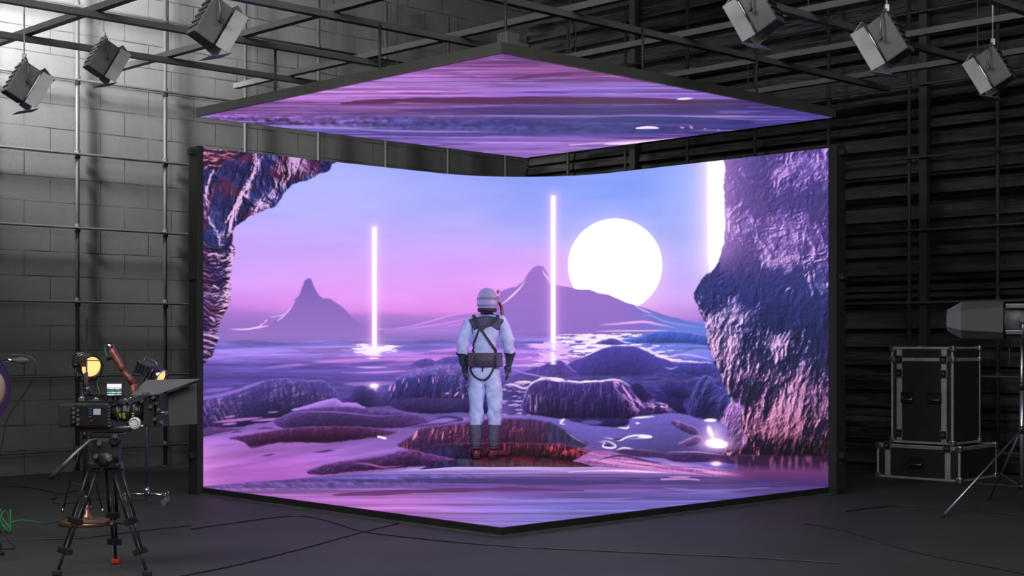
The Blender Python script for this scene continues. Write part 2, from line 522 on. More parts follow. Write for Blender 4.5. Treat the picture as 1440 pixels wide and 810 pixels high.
    stroke(C, [(389, 452), (396, 447), (403, 441)], 2, c3(236, 190, 255), .8)
    stroke(C, [(372, 453), (376, 449)], 2, c3(250, 200, 255), .8)

    # middle dune slopes behind the figure
    w = Win(540, 425, 720, 480)
    m, sd = pmask(w, [(540, 463), (580, 459), (610, 452), (640, 444), (670, 440), (712, 436), (720, 480), (540, 480)], .5, 9, 2, 1.5)
    mix(C, w, m * .75 * (1 - sstep(466, 474, w.y)), ramp(np.clip((w.y - 440) / 26, 0, 1), [(0, c3(168, 120, 208)), (1, c3(172, 126, 224))]))
    stroke(C, [(550, 463), (585, 457), (615, 449), (640, 442), (680, 437)], 1.8, c3(228, 160, 250), .8)
    stroke(C, [(560, 463), (600, 459), (640, 452), (675, 444)], 2.4, c3(222, 140, 245), .75)
    stroke(C, [(610, 461), (650, 455), (690, 448)], 3.4, c3(214, 130, 240), .6)

    # sun
    w = Win(700, 280, 1000, 480)
    r = np.hypot(w.x - 865, (w.y - 373) * 1.01)
    g = np.exp(-((r - 66).clip(0) / 16)) * .35
    C[w.sl] = 1 - (1 - C[w.sl]) * (1 - g[..., None] * c3(250, 190, 250))
    mix(C, w, np.clip((66 - r) / 1.2 + .5, 0, 1), np.array([1.25, 1.25, 1.25], np.float32))

    # middle mountain
    w = Win(690, 365, 1010, 484)
    m, sd = pmask(w, [(690, 452), (700, 425), (704, 410), (714, 406), (727, 403), (735, 396), (743, 384), (750, 376), (756, 373.5), (764, 374.5), (768, 381), (774, 393),
                      (783, 401), (800, 404), (812, 407), (829, 407), (842, 412), (858, 415), (880, 425), (900, 431), (918, 437), (935, 443), (955, 448), (985, 456), (1010, 462),
                      (1010, 484), (690, 484)], .6, 7, 6, .7, False)
    col = ramp(np.clip((w.y - 374) / 90, 0, 1), [(0, c3(158, 118, 208)), (.35, c3(156, 114, 204)), (1, c3(146, 112, 200))])
    bl = sstep(850, 985, w.x)[..., None]
    col = col * (1 - bl) + c3(98, 116, 212) * bl
    mix(C, w, m * (1 - sstep(466, 476, w.y)), col)
    stroke(C, [(700, 431), (712, 423), (722, 414), (732, 404), (740, 393)], 2.6, c3(255, 205, 250), .95)
    stroke(C, [(762, 379), (767, 387), (773, 394), (777, 400)], 2.6, c3(255, 196, 250), .9)
    stroke(C, [(768, 393), (772, 398), (778, 403)], 1.6, c3(220, 160, 240), .7)
    stroke(C, [(892, 430), (904, 436), (917, 441)], 2.0, c3(226, 200, 255), .85)
    stroke(C, [(900, 446), (914, 443), (935, 452), (968, 458), (990, 461)], 3, c3(150, 160, 238), .7)
    stroke(C, [(842, 457), (872, 455), (905, 452.5), (925, 456), (950, 461)], 3.4, c3(250, 180, 250), .9)
    stroke(C, [(835, 466), (870, 465.3), (930, 465), (940, 465.4)], 1.8, c3(255, 200, 255), .9)
    w = Win(905, 430, 1010, 468)
    m = sstep(905, 960, w.x) * sstep(448, 462, w.y) * .5
    mix(C, w, m, c3(110, 140, 230))

    # light on the far water, below the sun
    w = Win(780, 466, 1000, 516)
    xx, yy = w.x, w.y
    n = fbm(xx, yy, 16, 1.7, 3, 55, .6)
    env = np.exp(-((xx - (858 + (yy - 486) * .6)) / (58 + (yy - 470) * .4)) ** 2) * sstep(467, 472, yy) * (1 - sstep(500, 513, yy))
    m = sstep(.66 - env * .34, .74 - env * .34, n) * sstep(.04, .3, env)
    mix(C, w, m, c3(255, 236, 255))
    # between figure and second light pillar
    w = Win(700, 478, 800, 516)
    n = fbm(w.x, w.y, 18, 1.8, 3, 56, .6)
    env = np.exp(-((w.x - 776) / 26) ** 2) * sstep(479, 484, w.y)
    mix(C, w, sstep(.64 - env * .36, .74 - env * .36, n) * sstep(.02, .3, env) * .9, c3(240, 190, 255))

    # ------------------------------------------------------------------ middle-distance water marks, left
    for (x0_, y0_, x1_, y1_, wd, c, al) in [
        (300, 493, 420, 491, 7, (168, 146, 240), .8), (400, 488, 520, 486, 2.5, (206, 150, 240), .8), (300, 503, 470, 500, 4, (150, 120, 226), .6),
        (370, 517, 520, 503, 4, (190, 130, 226), .8), (440, 508, 600, 505, 6, (214, 140, 236), .65), (420, 511, 475, 512, 4, (96, 78, 168), .8),
        (300, 528, 420, 524, 6, (84, 72, 160), .6), (380, 522, 560, 519, 5, (110, 88, 186), .6), (478, 524, 560, 522, 2, (200, 130, 235), .8),
        (285, 541, 350, 534, 5, (92, 76, 176), .7), (281, 550, 330, 545, 5, (150, 110, 214), .7),
        (560, 500, 700, 503, 7, (206, 130, 232), .65), (600, 494, 700, 487, 4, (222, 140, 240), .8), (545, 489, 640, 488, 6, (100, 96, 190), .75),
        (490, 512, 560, 508, 5, (84, 78, 170), .8), (500, 516, 545, 516, 2, (236, 180, 252), .9), (500, 524, 580, 521, 2, (222, 150, 240), .8),
        (500, 530, 580, 530, 6, (96, 76, 164), .7), (482, 540, 560, 538, 6, (170, 120, 220), .8)]:
        stroke(C, [(x0_, y0_), ((x0_ + x1_) / 2, (y0_ + y1_) / 2 + .8), (x1_, y1_)], wd, c3(*c), al, soft=1.6)
    # bright pool below the first pillar
    w = Win(470, 474, 620, 520)
    n = fbm(w.x, w.y, 22, 2.2, 3, 57, .6)
    env = np.exp(-((w.x - 527) / 34) ** 2 - ((w.y - 491) / 7.5) ** 2) + .6 * np.exp(-((w.x - 524) / 11) ** 2 - ((w.y - 500) / 7) ** 2)
    mix(C, w, sstep(.66 - env * .42, .80 - env * .42, n) * sstep(.05, .4, env), c3(255, 232, 255))
    glow(C, 526, 489, 26, 9, c3(255, 170, 255), .7)

    # ------------------------------------------------------------------ boulders, far to near
    rock(C, [(545, 516), (570, 514), (590, 506), (604, 504), (612, 508), (625, 503), (650, 500), (662, 504), (662, 514), (600, 516)],
         c3(78, 66, 150), c3(108, 84, 178), c3(140, 110, 210), 1, .5, seed=60, rough=1.5)
    rock(C, [(838, 483), (850, 478), (862, 476), (876, 481), (882, 484), (860, 485)], c3(88, 74, 170), c3(80, 80, 170), seed=61, rough=.5)
    rock(C, [(874, 478), (900, 473), (925, 466), (960, 466), (985, 470), (1004, 472), (1006, 486), (960, 482), (900, 483)], c3(66, 92, 190), c3(70, 88, 185), seed=62, rough=.6,
         rim=c3(200, 180, 255), rimw=1.2, rima=.6)
    for (xa, ya, xb, yb, wd, c, al) in [(918, 491, 968, 490, 6, (96, 124, 222), .8), (960, 497, 1004, 494, 5, (140, 150, 235), .7), (935, 500, 1004, 507, 3, (190, 180, 250), .8)]:
        stroke(C, [(xa, ya), ((xa + xb) / 2, min(ya, yb) - 1), (xb, yb)], wd, c3(*c), al)
    # the broad dark hill under the sun glitter, and its smaller neighbour
    rock(C, [(795, 514), (812, 505), (830, 497), (846, 490), (866, 487), (890, 487), (904, 491), (920, 500), (940, 506), (958, 512), (1006, 512), (1012, 540), (950, 534), (880, 530), (800, 528), (780, 520)],
         c3(74, 62, 150), c3(62, 58, 138), c3(150, 110, 215), 1.2, .5, seed=63, rough=.8, tex=.10)
    stroke(C, [(812, 506), (830, 497.5), (846, 490), (858, 487.4)], 1.8, c3(255, 225, 255), .9)
    stroke(C, [(896, 486.5), (910, 492), (926, 500), (945, 506), (975, 509), (1003, 511)], 3.8, c3(255, 225, 255), .95, wob=4)
    rock(C, [(938, 517), (952, 512), (975, 510), (1000, 512), (1012, 520), (1010, 536), (950, 532), (942, 524)], c3(66, 64, 150), c3(56, 56, 134), seed=64, rough=1)
    stroke(C, [(934, 516), (944, 518.5), (954, 515)], 2, c3(190, 160, 245), .8)
    rock(C, [(745, 520), (762, 514), (778, 508), (788, 507), (796, 512), (804, 521), (815, 528), (800, 536), (740, 532), (722, 528)], c3(76, 56, 146), c3(100, 76, 160), seed=65, rough=.8)
    stroke(C, [(790, 508), (798, 514), (806, 521), (813, 524)], 1.6, c3(200, 140, 230), .6)
    # dark band of water in front of them
    w = Win(700, 520, 1012, 600)
    m = sstep(524, 534, w.y + (fbm(w.x, w.y, 40, 10, 3, 12) - .5) * 6) * (1 - sstep(582, 592, w.y)) * sstep(700, 730, w.x) * .8
    col = ramp(np.clip((w.y - 524) / 60, 0, 1), [(0, c3(96, 80, 165)), (.4, c3(52, 48, 120)), (1, c3(56, 46, 110))]) * (1 + (fbm(w.x, w.y, 14, 3, 4, 19) - .5) * .8)[..., None]
    mix(C, w, m, col)
    w = Win(900, 524, 1010, 552)
    n = ridged(w.x, w.y, 16, 7, 4, 23)
    mix(C, w, sstep(.70, .92, n) * .35 * sstep(905, 925, w.x), c3(140, 130, 225))
    stroke(C, [(718, 518), (735, 524), (760, 529), (770, 530)], 1.6, c3(206, 150, 240), .8)
    stroke(C, [(706, 513), (735, 514), (765, 511)], 3.5, c3(220, 170, 250), .8)
    # bright ripples right of the legs
    w = Win(706, 534, 752, 600)
    n = fbm(w.x, w.y, 12, 2.4, 3, 58, .6)
    mix(C, w, sstep(.56, .66, n) * sstep(534, 540, w.y) * (1 - sstep(585, 596, w.y)) * .85, c3(206, 160, 240))
    stroke(C, [(708, 542), (722, 541), (736, 546), (746, 544)], 3, c3(250, 210, 255), .9)
    stroke(C, [(722, 538), (738, 537), (750, 538)], 3.4, c3(255, 225, 255), .9)

    # left whale-backed rock with falls of light
    rock(C, [(276, 562), (300, 556), (330, 548), (360, 538), (384, 533), (410, 532), (432, 535), (455, 536), (468, 546), (475, 554), (468, 562), (440, 568), (415, 577),
             (390, 590), (350, 598), (318, 602), (276, 606)], c3(78, 64, 142), c3(52, 42, 98), c3(160, 130, 220), 1.6, .7, streak=.62, sdens=8, seed=66, rough=1.4, slant=.35,
         stcol=c3(190, 130, 200), depth=52, splus=.5)
    rock(C, [(276, 560), (300, 557), (330, 549), (362, 538), (372, 536), (350, 546), (320, 556), (290, 562), (276, 570)], c3(128, 98, 190), c3(96, 76, 160), seed=67, rough=.6, tex=.08)
    w = Win(276, 556, 345, 608)
    s = fbm(w.x - .5 * w.y, w.y, 3, 16, 3, 70)
    mix(C, w, sstep(.5, .66, s) * sstep(560, 566, w.y) * (1 - sstep(590, 603, w.y)) * (1 - sstep(300, 345, w.x)) * .6, c3(190, 110, 186))
    for (xa, ya, xb, yb, wd) in [(298, 594, 372, 587, 3.6), (312, 597, 334, 595, 3), (352, 592, 405, 588, 3.4), (376, 580, 392, 579, 2), (398, 585, 412, 583, 3), (314, 587, 332, 585, 2.4)]:
        stroke(C, [(xa, ya), ((xa + xb) / 2, (ya + yb) / 2), (xb, yb)], wd, c3(180, 118, 208), .95)
    rock(C, [(276, 606), (300, 600), (330, 603), (345, 601), (330, 606), (300, 611), (276, 616)], c3(86, 52, 110), c3(92, 56, 120), seed=68, rough=1.2)
    for (xa, xb, yy_) in [(316, 336, 605), (325, 342, 608), (360, 386, 603)]:
        stroke(C, [(xa, yy_ + 1), ((xa + xb) / 2, yy_ - 1), (xb, yy_)], 2.6, c3(88, 56, 118), .9)
    # bright pond
    w, m = rock(C, [(410, 577), (425, 572), (445, 566), (470, 560), (482, 565), (500, 566), (512, 570), (508, 577), (470, 575), (440, 580)], c3(170, 124, 222), c3(146, 100, 198), seed=69, rough=.8, tex=.05)
    # small dark rocks at the water's middle
    rock(C, [(482, 566), (478, 560), (492, 557), (498, 547), (510, 543), (524, 548), (534, 556), (545, 552), (560, 556), (575, 560), (560, 568), (535, 572), (510, 571), (500, 567)],
         c3(66, 52, 122), c3(50, 42, 100), c3(120, 90, 180), 1, .4, seed=71, rough=1.6)
    glow(C, 526, 543, 9, 5, c3(255, 190, 255), .9)
    ell(C, 526, 542.5, 6, 3, WHITE, .95)
    stroke(C, [(527, 542), (529, 550)], 3, c3(255, 220, 255), .8)
    # pale textured slope behind the long rock
    w, m = rock(C, [(556, 533), (580, 522), (610, 514), (640, 511), (664, 511), (668, 530), (620, 528), (590, 530)], c3(112, 92, 180), c3(92, 78, 160), seed=72, rough=.8, tex=.2)
    w = Win(556, 508, 668, 532)
    n = fbm(w.x - .9 * w.y, w.y * 1.6, 4, 5, 3, 73)
    mix(C, w, sstep(.54, .7, n) * .5 * sstep(512, 516, w.y) * sstep(560, 600, w.x), c3(180, 130, 220))
    # long rock left of the legs
    rock(C, [(544, 553), (552, 544), (560, 534), (580, 530), (604, 526), (640, 527), (664, 531), (680, 534), (690, 560), (690, 578), (650, 580), (610, 576), (570, 570), (548, 566)],
         c3(54, 54, 124), c3(44, 36, 92), c3(96, 86, 170), 1.4, .6, streak=.7, sdens=7, seed=74, rough=1.0, slant=-.1, stcol=c3(170, 110, 190), depth=46, splus=.55)
    for (xa, ya, xb, yb, wd) in [(547, 551, 550, 540, 3), (553, 551, 556, 540, 3), (565, 540, 569, 531, 1.8), (588, 530, 590, 540, 1.4), (609, 530, 609, 540, 1.8), (571, 546, 573, 536, 1.2), (638, 558, 646, 550, 3), (650, 566, 652, 552, 2), (626, 554, 632, 552, 3)]:
        stroke(C, [(xa, ya), (xb, yb)], wd, c3(222, 160, 228), .8)
    rock(C, [(548, 566), (580, 560), (640, 560), (690, 562), (690, 580), (650, 580), (600, 582), (560, 576)], c3(58, 44, 104), c3(44, 36, 92), seed=75, rough=1.0)

    # big block right of the legs
    rock(C, [(732, 572), (738, 556), (744, 541), (756, 534), (768, 531), (790, 534), (815, 536), (840, 535), (862, 533), (876, 536), (890, 545), (905, 560), (915, 572), (905, 582), (880, 590), (852, 596),
             (820, 590), (780, 588), (745, 583)], c3(70, 52, 130), c3(34, 26, 74), c3(255, 225, 252), 2.4, 1.0, streak=.5, sdens=5, seed=76, rough=1.0, stcol=c3(150, 100, 190), depth=60, splus=.58)
    stroke(C, [(745, 540), (756, 534), (768, 531.5), (790, 535), (815, 537), (842, 536), (864, 533.5), (876, 536)], 3.6, c3(255, 232, 255), .92, wob=5)
    w = Win(730, 540, 770, 585)
    s = fbm(w.x, w.y, 2.2, 16, 3, 78)
    mix(C, w, sstep(.56, .7, s) * sstep(548, 556, w.y) * (1 - sstep(574, 584, w.y)) * (1 - sstep(756, 772, w.x)) * sstep(732, 738, w.x) * .7, c3(200, 150, 220))
    w = Win(862, 532, 926, 590)
    s = fbm(w.x - .75 * w.y, w.y, 4, 9, 4, 79, .6)
    line = np.exp(-((w.x - (866 + (w.y - 533) * .85)) / 12) ** 2)
    mix(C, w, sstep(.46, .62, s) * line * sstep(532, 538, w.y) * (1 - sstep(576, 586, w.y)), c3(226, 160, 232))
    rock(C, [(886, 545), (892, 538), (902, 540), (912, 550), (920, 560), (915, 566), (900, 562)], c3(44, 36, 92), c3(38, 30, 80), c3(170, 130, 220), 1, .6, seed=80, rough=1.6)
    rock(C, [(898, 583), (905, 575), (925, 572), (940, 577), (938, 583), (920, 585)], c3(50, 36, 88), c3(44, 30, 80), seed=81, rough=1.5)
    w = Win(905, 558, 950, 586)
    n = ridged(w.x, w.y, 11, 6, 4, 82)
    mix(C, w, sstep(.55, .8, n) * np.exp(-((w.x - 929) / 15) ** 2 - ((w.y - 571) / 9) ** 2) * 1.3 if True else 0, c3(232, 160, 236))
    rock(C, [(920, 557), (950, 552), (965, 558), (960, 572), (975, 578), (960, 584), (945, 574), (930, 566)], c3(42, 36, 96), c3(38, 32, 86), seed=83, rough=2)
    rock(C, [(928, 542), (955, 540), (975, 550), (968, 560), (940, 556)], c3(50, 48, 116), c3(40, 38, 98), seed=84, rough=2)

    # calm violet water, right
    w, m = rock(C, [(700, 590), (745, 584), (790, 590), (850, 598), (886, 590), (915, 583), (960, 582), (985, 590), (1010, 596), (1030, 612), (1040, 632), (1000, 640), (930, 640), (860, 634), (800, 622), (760, 600), (716, 600)],
                c3(104, 88, 174), c3(104, 92, 182), seed=85, rough=.8, tex=.06)
    w, m = rock(C, [(600, 592), (640, 588), (700, 584), (735, 586), (760, 596), (730, 598), (680, 596), (620, 600)], c3(132, 100, 190), c3(130, 100, 190), seed=86, rough=.6, tex=.05)
    rock(C, [(800, 590), (840, 588), (880, 589), (884, 596), (872, 600), (850, 600), (820, 596)], c3(42, 32, 86), c3(44, 34, 90), seed=87, rough=1)
    ell(C, 832, 594, 15, 3.2, c3(96, 80, 160), .9)
    for p in [[(785, 592), (793, 590), (788, 595), (796, 597)], [(848, 615), (860, 617), (872, 619), (884, 614), (900, 612), (916, 614), (905, 616), (880, 617)],
              [(841, 621), (850, 623), (848, 628), (860, 630), (866, 627), (856, 621), (845, 620)], [(858, 637), (870, 640), (880, 642), (894, 643)],
              [(866, 633), (878, 630), (892, 632)], [(888, 588), (902, 587), (922, 585.5)], [(893, 595), (900, 595)], [(868, 601), (882, 602), (884, 598)]]:
        stroke(C, p, 2.6, c3(255, 235, 255), .95)
    stroke(C, [(896, 614.5), (908, 614), (918, 615)], 4, WHITE, .95)
    stroke(C, [(861, 617.5), (868, 618), (874, 617)], 3.2, c3(60, 40, 90), .9)
    stroke(C, [(849, 625.5), (854, 626.5), (860, 626)], 3, c3(50, 36, 86), .9)
    for (xa, xb, yy_, al) in [(860, 980, 606, .3), (900, 1000, 598, .25), (880, 990, 625, .3), (700, 760, 590, .3)]:
        stroke(C, [(xa, yy_), ((xa + xb) / 2, yy_ - 1), (xb, yy_ + 1)], 4, c3(84, 70, 165), al, soft=2)
    # broken twist of rock and glare near the right cliff
    rock(C, [(941, 592), (955, 592), (975, 600), (984, 608), (980, 614), (966, 608), (950, 600)], c3(96, 66, 130), c3(48, 34, 82), c3(220, 170, 235), 1.2, .8, seed=88, rough=1.4, streak=.5)
    rock(C, [(953, 624), (965, 618), (980, 612), (988, 618), (980, 624), (966, 627)], c3(120, 80, 150), c3(46, 30, 76), c3(240, 180, 240), 1.2, .8, seed=89, rough=1.4)
    # dark ledge lower right
    rock(C, [(862, 638), (872, 632), (900, 632), (940, 636), (985, 634), (1030, 636), (1090, 640), (1090, 656), (1030, 652), (985, 650), (950, 650), (925, 646), (890, 641)],
         c3(60, 42, 96), c3(50, 34, 84), c3(190, 140, 225), 1.2, .6, seed=90, rough=.8, maroon=.4)
    w, m = rock(C, [(895, 645), (930, 644), (955, 651), (1000, 650), (1040, 654), (1060, 662), (1000, 662), (930, 656), (900, 650)], c3(104, 90, 182), c3(100, 84, 176), seed=91, rough=.6, tex=.05)

    # left: the two long low ledges and dark flats
    rock(C, [(384, 592), (400, 584), (418, 577), (450, 573), (490, 572), (540, 577), (575, 581), (598, 587), (612, 590), (590, 597), (560, 602), (510, 602), (450, 600), (400, 602)],
         c3(84, 60, 132), c3(58, 40, 94), c3(130, 92, 176), 1.5, .6, seed=92, rough=1.0, maroon=.25, streak=.22, slant=1.2, sdens=9)
    stroke(C, [(400, 584), (430, 579), (480, 580), (530, 585), (570, 583)], 2.0, c3(144, 104, 196), .7)
    rock(C, [(322, 616), (345, 612), (375, 607), (420, 601), (470, 599), (510, 600), (545, 605), (558, 608), (540, 613), (500, 618), (470, 622), (455, 623), (400, 622), (355, 628), (345, 622)],
         c3(82, 42, 100), c3(62, 26, 66), c3(140, 90, 170), 1.2, .6, seed=93, rough=1.0, maroon=.5, streak=.22, sdens=8, tex=.14, stcol=c3(170, 80, 120), depth=16)
    stroke(C, [(330, 616), (345, 622), (356, 629), (385, 622)], 3, c3(58, 30, 72), .8)
    for (xa, xb, yy_, wd) in [(440, 472, 635, 2.4), (368, 388, 640, 2.2), (448, 466, 634, 2.0)]:
        stroke(C, [(xa, yy_ + 1), ((xa + xb) / 2, yy_), (xb, yy_ - 2)], wd, c3(78, 40, 104), .9)
    stroke(C, [(532, 614), (542, 616.5)], 3, WHITE, .95, taper=False)
    stroke(C, [(610, 590), (628, 586), (650, 590), (630, 593)], 4, c3(60, 46, 108), .9)
    stroke(C, [(575, 602), (600, 598), (640, 594)], 3, c3(70, 44, 104), .8)

    # the reddish dome behind the feet, then the dark wet one they stand on, and the feathered shoulder left of it
    rock(C, [(560, 628), (566, 620), (580, 612), (590, 603), (620, 598), (655, 594), (690, 589), (730, 588), (760, 591), (780, 597), (795, 606), (812, 618), (826, 624), (815, 630), (760, 632), (700, 634), (640, 634), (590, 634)],
         c3(66, 40, 88), c3(66, 28, 62), c3(140, 90, 160), 1.3, .7, streak=.85, sdens=5, seed=94, rough=.8, stcol=c3(190, 84, 116), depth=40, splus=.50, tex=.16)
    w = Win(770, 592, 832, 632)
    m, sd = pmask(w, [(768, 592), (780, 597), (795, 606), (812, 618), (826, 624), (815, 630), (775, 628), (766, 610)], 1, 8, 5, 2.5)
    mix(C, w, m * .8, c3(44, 46, 84) * (1 + (fbm(w.x, w.y, 4, 14, 3, 3) - .5) * .9)[..., None])
    for (xa, ya, xb, yb, wd) in [(580, 620, 588, 604, 4), (607, 612, 610, 601, 1.6), (621, 620, 624, 606, 1.6), (668, 610, 669, 598, 1.4)]:
        stroke(C, [(xa, ya), (xb, yb)], wd, c3(240, 160, 205), .85)
    stroke(C, [(795, 606), (808, 616), (824, 624)], 1.6, c3(200, 150, 210), .7)
    rock(C, [(566, 637), (600, 628), (640, 623), (690, 622), (740, 623), (790, 625), (830, 634), (870, 642), (900, 650), (860, 654), (800, 655), (700, 656), (640, 656), (600, 652)],
         c3(62, 24, 48), c3(26, 8, 22), c3(130, 90, 150), 1.1, .7, streak=.9, sdens=4, seed=96, rough=.8, stcol=c3(200, 62, 84), depth=26, splus=.52, tex=.3)
    w = Win(560, 622, 700, 656)
    m = (1 - sstep(640, 690, w.x)) * sstep(580, 600, w.x) * (w.y > 626 + (fbm(w.x, w.y, 20, 5, 2, 4) - .5) * 2) * (w.y < 650) * .85
    mix(C, w, m, c3(34, 32, 74) * (1 + (fbm(w.x, w.y, 4, 12, 3, 3) - .5) * 1.2)[..., None])
    w = Win(770, 622, 850, 652)
    n = fbm(w.x, w.y, 5, 7, 3, 99)
    mix(C, w, sstep(.54, .68, n) * np.exp(-((w.x - 792) / 30) ** 2 - ((w.y - 632) / 7) ** 2), c3(236, 80, 96))
    rock(C, [(430, 664), (445, 657), (470, 650), (500, 646), (540, 640), (565, 634), (580, 633), (600, 637), (630, 644), (660, 652), (620, 655), (560, 658), (500, 663), (450, 668)],
         c3(92, 48, 112), c3(46, 24, 66), c3(160, 110, 190), 1.4, .7, streak=.55, sdens=6, seed=97, rough=1.2, slant=1.4, stcol=c3(160, 96, 170), tex=.3, depth=22, splus=.48)
    stroke(C, [(498, 651), (520, 653), (540, 657), (570, 654)], 3, c3(210, 110, 210), .6)
    # swirls of lit foam, right of the feet
    rock(C, [(800, 655), (830, 636), (850, 634), (880, 640), (910, 650), (950, 656), (1010, 660), (1060, 668), (1060, 676), (1000, 672), (920, 664), (860, 660)],
         c3(150, 88, 166), c3(180, 110, 196), seed=98, rough=1, maroon=.3, tex=.2)
    w = Win(800, 636, 1100, 680)
    n = fbm(w.x * 1 + .0, w.y - (w.x - 900) * .1, 60, 2.4, 4, 100, .6)
    yc = 640 + (w.x - 800) * .125
    env = np.exp(-((w.y - yc) / 8) ** 2) * sstep(805, 850, w.x) * (1 - sstep(1030, 1070, w.x))
    mix(C, w, sstep(.40, .62, n) * env * .95, c3(236, 160, 228))
    stroke(C, [(812, 632), (835, 638), (860, 648), (900, 655)], 1.8, c3(200, 130, 190), .8)
    stroke(C, [(838, 648), (870, 641), (905, 647), (930, 653)], 3, c3(50, 34, 84), .8)
    # water between rock foot and the panel edge
    for (pts, wd, c, al) in [([(560, 660), (640, 657), (760, 656), (840, 660)], 6, (176, 140, 222), .8)]:
        stroke(C, pts, wd, c3(*c), al, soft=2)
    # warm bloom at the lower left edge of the panel
    w = Win(270, 560, 420, 700)
    g = np.exp(-((w.x - 278) / 26)) * sstep(606, 640, w.y) * .6
    C[w.sl] = 1 - (1 - C[w.sl]) * (1 - g[..., None] * c3(255, 130, 240))

    # ------------------------------------------------------------------ pillars of light
    def pillar(xc, ya, yb, hw, gw, ga, gcol):
        w = Win(xc - gw * 5, ya - gw * 3, xc + gw * 5, yb + gw * 2)
        yy = np.clip(w.y, ya + hw, yb - hw)
        d = np.hypot(w.x - xc, w.y - yy)
        g = np.exp(-(d - hw).clip(0) / gw) * ga
        C[w.sl] = 1 - (1 - C[w.sl]).clip(0) * (1 - g[..., None] * gcol)
        mix(C, w, np.clip((hw - d) / .9 + .5, 0, 1), np.array([1.15, 1.1, 1.15], np.float32))
    pillar(526.5, 319, 489, 2.9, 4.5, .75, c3(255, 130, 255))
    pillar(778, 275, 482, 2.9, 4.5, .75, c3(255, 130, 255))
    w = Win(768, 480, 790, 512)
    mix(C, w, np.exp(-((w.x - 778) / 4.2) ** 2) * sstep(.3, .5, fbm(w.x, w.y, 9, 2, 2, 5)) * .95, WHITE)
    # the wide one by the cliff
    w = Win(930, 200, 1090, 420)
    xr = np.interp(w.y, [205, 222, 240, 260, 300, 340, 360, 372, 384, 392], [1024, 1023, 1021, 1018, 1018, 1018, 1015, 1008, 1000, 996])
    xl = np.interp(w.y, [205, 340, 365, 384, 392], [995, 995, 996, 999, 1002])
    d = np.maximum(xl - w.x, w.x - xr)
    gl = np.exp(-(d / np.where(w.x < 1005, 17, 12)).clip(0)) * (1 - sstep(372, 420, w.y) * .8)
    C[w.sl] = 1 - (1 - C[w.sl]).clip(0) * (1 - (gl * .9)[..., None] * c3(255, 190, 255))
    mix(C, w, sstep(-1, 6, -d + np.where(w.x < 1005, 1, 4)) * (w.y < 392), np.array([1.25, 1.25, 1.25], np.float32))

    # ------------------------------------------------------------------ right cliff
    cliff = [(1023, 215), (1021, 235), (1018, 260), (1019, 300), (1019, 330), (1016, 352), (1006, 374), (995, 384), (984, 396), (976, 414), (981, 432), (988, 447), (993, 468), (996, 490), (1003, 506), (1010, 522), (1020, 545),
             (1028, 570), (1034, 590), (1026, 612), (1018, 632), (1022, 640), (1060, 640), (1110, 646), (1180, 648), (1180, 200), (1100, 200)]
    w = Win(965, 196, 1190, 664)
    m, sd = pmask(w, cliff, 2.2, 10, 8, .8)
    xx, yy = w.x, w.y
    wx = xx + (fbm(xx, yy, 22, 22, 4, 110) - .5) * 20; wyy = yy + (fbm(xx, yy, 22, 22, 4, 120) - .5) * 20
    slant = np.interp(yy, [200, 400, 460, 660], [.5, .3, .0, -.25])
    hu = np.maximum(ridged(wx - slant * (yy - 300), wyy * .8, 30, 30, 4, 130, .5) * 9, 2 + ridged(wx, wyy, 15, 15, 4, 132, .5) * 6) + fbm(xx, yy, 5, 5, 3, 131, .6) * 1.2
    hl_ = ridged(xx + (wx - xx) * .5 + (yy - 500) * .20, yy * .42, 20, 17, 4, 140, .52) * 8 + ridged(xx, yy * .5, 8, 8, 3, 142, .5) * 2 + fbm(xx, yy, 3.6, 6, 3, 141, .6) * 1.2
    lowm = sstep(418, 462, yy + (fbm(xx, yy, 40, 40, 2, 9) - .5) * 40)
    hf = hu * (1 - lowm) + hl_ * lowm
    s_ = relief(hf, -1.0, -.55)
    tone = fbm(wx, wyy, 46, 40, 3, 150)
    T5 = np.clip((yy - 210) / 440, 0, 1)
    dark = ramp(T5, [(0, c3(64, 58, 130)), (.3, c3(70, 58, 124)), (.45, c3(42, 52, 116)), (.6, c3(36, 42, 88)), (.8, c3(40, 36, 68)), (1, c3(28, 16, 34))])
    midc = ramp(T5, [(0, c3(112, 88, 180)), (.3, c3(116, 90, 172)), (.45, c3(70, 76, 152)), (.6, c3(108, 92, 158)), (.8, c3(128, 84, 138)), (1, c3(84, 36, 58))])
    high = ramp(T5, [(0, c3(190, 146, 220)), (.3, c3(198, 156, 230)), (.5, c3(226, 190, 240)), (.7, c3(226, 172, 222)), (.85, c3(208, 140, 182)), (1, c3(190, 100, 130))])
    sh = np.exp(-((xx - 1122) / 52) ** 2 - ((yy - 438) / 32) ** 2) + .9 * np.exp(-((xx - 1160) / 26) ** 2 - ((yy - 480) / 34) ** 2) + .8 * np.exp(-((xx - 1008) / 26) ** 2 - ((yy - 402) / 26) ** 2) + .7 * np.exp(-((xx - 1060) / 40) ** 2 - ((yy - 412) / 20) ** 2)
    sh2 = .9 * np.exp(-((xx - 1046) / 26) ** 2 - ((yy - 550) / 16) ** 2) + .8 * np.exp(-((xx - 1130) / 50) ** 2 - ((yy - 640) / 20) ** 2) + .6 * np.exp(-((xx - 1145) / 22) ** 2 - ((yy - 545) / 34) ** 2)
    shk = np.clip(sh + sh2, 0, 1)
    pale = .9 * np.exp(-((xx - 1048) / 36) ** 2 - ((yy - 488) / 56) ** 2) + .9 * np.exp(-((xx - (1120 - (yy - 560) * .35)) / 24) ** 2 - ((yy - 560) / 60) ** 2) + .5 * np.exp(-((xx - 1070) / 40) ** 2 - ((yy - 335) / 34) ** 2) + .6 * np.exp(-((xx - (1092 - (yy - 250) * .6)) / 22) ** 2 - ((yy - 240) / 34) ** 2)
    k = .36 + (tone - .5) * 1.7 + s_ * .52 - shk * .38 + pale * .34 - .05
